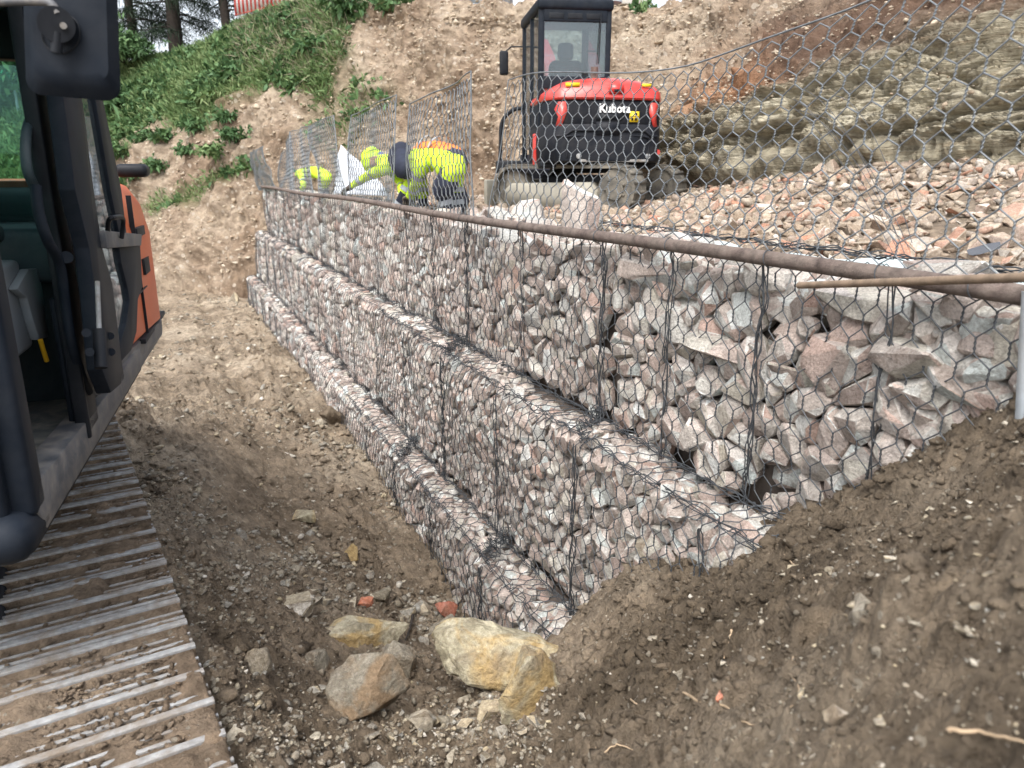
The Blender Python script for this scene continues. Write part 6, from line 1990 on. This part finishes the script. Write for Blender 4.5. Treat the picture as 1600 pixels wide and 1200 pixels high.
# third figure from the left: black hood hanging towards the viewer, back arched, facing left
J = dict(pelvis=W(706, 262, 2.62), waist=W(690, 250, 2.62), chest=W(662, 246, 2.60), neck=W(646, 250, 2.56), head=W(634, 260, 2.54), crown=W(624, 272, 2.53),
         shL=W(660, 256, 2.44), elL=W(650, 284, 2.42), wrL=W(640, 306, 2.45), shR=W(662, 252, 2.78), elR=W(655, 285, 2.8), wrR=W(645, 310, 2.75),
         hipL=W(710, 266, 2.53), knL=W(690, 298, 2.48), anL=W(702, 338, 2.55), toL=W(688, 344, 2.5), hipR=W(712, 264, 2.72), knR=W(712, 300, 2.72), anR=W(718, 335, 2.75), toR=W(704, 341, 2.72))
r3, P = person(J, 'worker in yellow high visibility jacket and trousers with a black hood, arching over the stones', HVM, M_NV, W(706, 330, 2.62), GW)
hc = (P['head'] + P['crown']) / 2 * .45 + P['neck'] * .55
m = MB(); q0 = P['neck'] + UP * .10; m.tube(smoothline([W(632, 232, 2.52) - np.array(r3.location), W(626, 244, 2.5) - np.array(r3.location), W(630, 258, 2.48) - np.array(r3.location), W(640, 268, 2.47) - np.array(r3.location)], 12), [.07, .11, .13, .14, .145, .145, .14, .135, .13, .12, .10, .06], 14); m.build('black_hood', M_NV, r3, smooth=70)
# navy knee pads and bag on the thigh
blob('knee_pad', P['knL'] + np.array([0, -.02, .02]), .10, M_NV, r3, 4, .05, (.9, .9, 1.3))
blob('tool_pouch', (P['hipL'] + P['knL']) / 2, .12, M_NV, r3, 6, .08, (.9, .7, 1.3), .4)
# second: lime hood, arm reaching to the tube
J = dict(pelvis=W(650, 268, 2.72), waist=W(636, 256, 2.70), chest=W(608, 252, 2.68), neck=W(594, 252, 2.64), head=W(582, 254, 2.62), crown=W(574, 264, 2.6),
         shL=W(604, 262, 2.54), elL=W(572, 276, 2.42), wrL=W(549, 291, 2.25), shR=W(606, 258, 2.84), elR=W(626, 284, 2.78), wrR=W(628, 303, 2.6),
         hipL=W(652, 272, 2.63), knL=W(634, 302, 2.5), anL=W(617, 338, 2.40), toL=W(603, 346, 2.36), hipR=W(654, 270, 2.80), knR=W(660, 306, 2.8), anR=W(664, 342, 2.85), toR=W(652, 348, 2.8))
r2, P = person(J, 'worker in a lime yellow hood stretching an arm out to the rusty tube', dict(torso=M_HV, legs=M_HV, arms=M_HV, shin=M_NV), M_HV, W(640, 330, 2.7), GW)
blob('yellow_hood', P['head'] + np.array([.0, .02, .03]), .155, M_HV, r2, 9, .05, (1, 1, 1.1))
m = MB(); m.tube([P['neck'] + UP * .07 + np.array([.01, 0, .03]), P['neck'] - UP * .05 + np.array([.06, -.12, 0])], .035, 10); m.build('blue_collar', plain('blue_cloth', (.10, .13, .32), .8), r2, smooth=60)
# fourth: orange vest behind them
J = dict(pelvis=W(712, 250, 3.0), waist=W(698, 238, 2.98), chest=W(668, 234, 2.96), neck=W(650, 238, 2.94), head=W(640, 246, 2.92), crown=W(632, 256, 2.9),
         shL=W(664, 242, 2.86), elL=W(660, 275, 2.86), wrL=W(650, 298, 2.9), shR=W(666, 240, 3.12), elR=W(662, 272, 3.14), wrR=W(652, 296, 3.1),
         hipL=W(716, 256, 2.92), knL=W(708, 290, 2.9), anL=W(722, 322, 2.95), toL=W(710, 327, 2.93), hipR=W(718, 254, 3.1), knR=W(714, 288, 3.1), anR=W(728, 318, 3.15), toR=W(716, 323, 3.12))
r4, P = person(J, 'worker in an orange vest and dark trousers bending behind the yellow ones', dict(torso=M_OV, legs=M_NV, arms=M_NV), M_HAIR, W(716, 318, 3.0), GW)
for t in (.25, .8):
    c = P['waist'] * (1 - t) + P['chest'] * t; d = P['chest'] - P['waist']; d /= np.linalg.norm(d)
    m = MB(); m.tube([c - d * .025, c + d * .025], .172, 22, False); m.build('reflective_band', M_RB, r4, smooth=60)
# first: far one with a green hat
J = dict(pelvis=W(508, 276, 2.9), waist=W(497, 269, 2.88), chest=W(474, 270, 2.86), neck=W(465, 273, 2.84), head=W(459, 276, 2.82), crown=W(455, 270, 2.80),
         shL=W(472, 276, 2.7), elL=W(474, 290, 2.65), wrL=W(470, 300, 2.65), shR=W(473, 273, 3.0), elR=W(476, 288, 3.0), wrR=W(472, 298, 3.0),
         hipL=W(510, 278, 2.8), knL=W(504, 294, 2.78), anL=W(511, 309, 2.8), toL=W(504, 312, 2.78), hipR=W(511, 277, 3.0), knR=W(507, 293, 3.0), anR=W(513, 308, 3.0), toR=W(507, 311, 3.0))
r1, P = person(J, 'farthest worker in yellow with a dark green knitted hat, bent towards the left', dict(torso=M_HV, legs=M_HV, arms=M_HV, shin=M_NV), M_BNG, W(508, 305, 2.9), GW)
blob('green_hat', P['head'] * .4 + P['crown'] * .6 + UP * .02, .125, M_BNG, r1, 2, .03)
for t in (.1, .75):
    c = P['waist'] * (1 - t) + P['chest'] * t; d = P['chest'] - P['waist']; d /= np.linalg.norm(d)
    m = MB(); m.tube([c - d * .03, c + d * .03], .168, 22, False); m.build('reflective_band', M_RB, r1, smooth=60)
for rt, Q in ((r3, 1), (r2, 1)):
    pass
# leaning white sheet and short bar
A, B, Cc, Dd = W(530, 226, 2.95), W(520, 302, 2.7), W(612, 306, 2.8), W(572, 258, 2.95)
def wsheet(a, b_):
    P = A * ((1 - a) * (1 - b_))[..., None] + B * ((1 - a) * b_)[..., None] + Cc * (a * b_)[..., None] + Dd * (a * (1 - b_))[..., None]
    k = np.sin(a * 2.6) * .05 + (np.abs(a - .32) < .03) * .03 + vnoise(np.stack([a * 3, b_ * 3, a * 0], -1), 9) * .03
    return P - N1 * k[..., None]
sheet('white_sheet', wsheet, 40, 24, M_WHITE, .006, label='stiff white sheet leaning behind the workers, its top corner pointing up', cat='sheet')
P0_ = W(524, 288, 2.02); P1_ = W(514, 310, 1.95)
rebar(P1_, P0_, .012, 'short_bar', 'short dark bar leaning on the tube between the far worker and the white sheet')
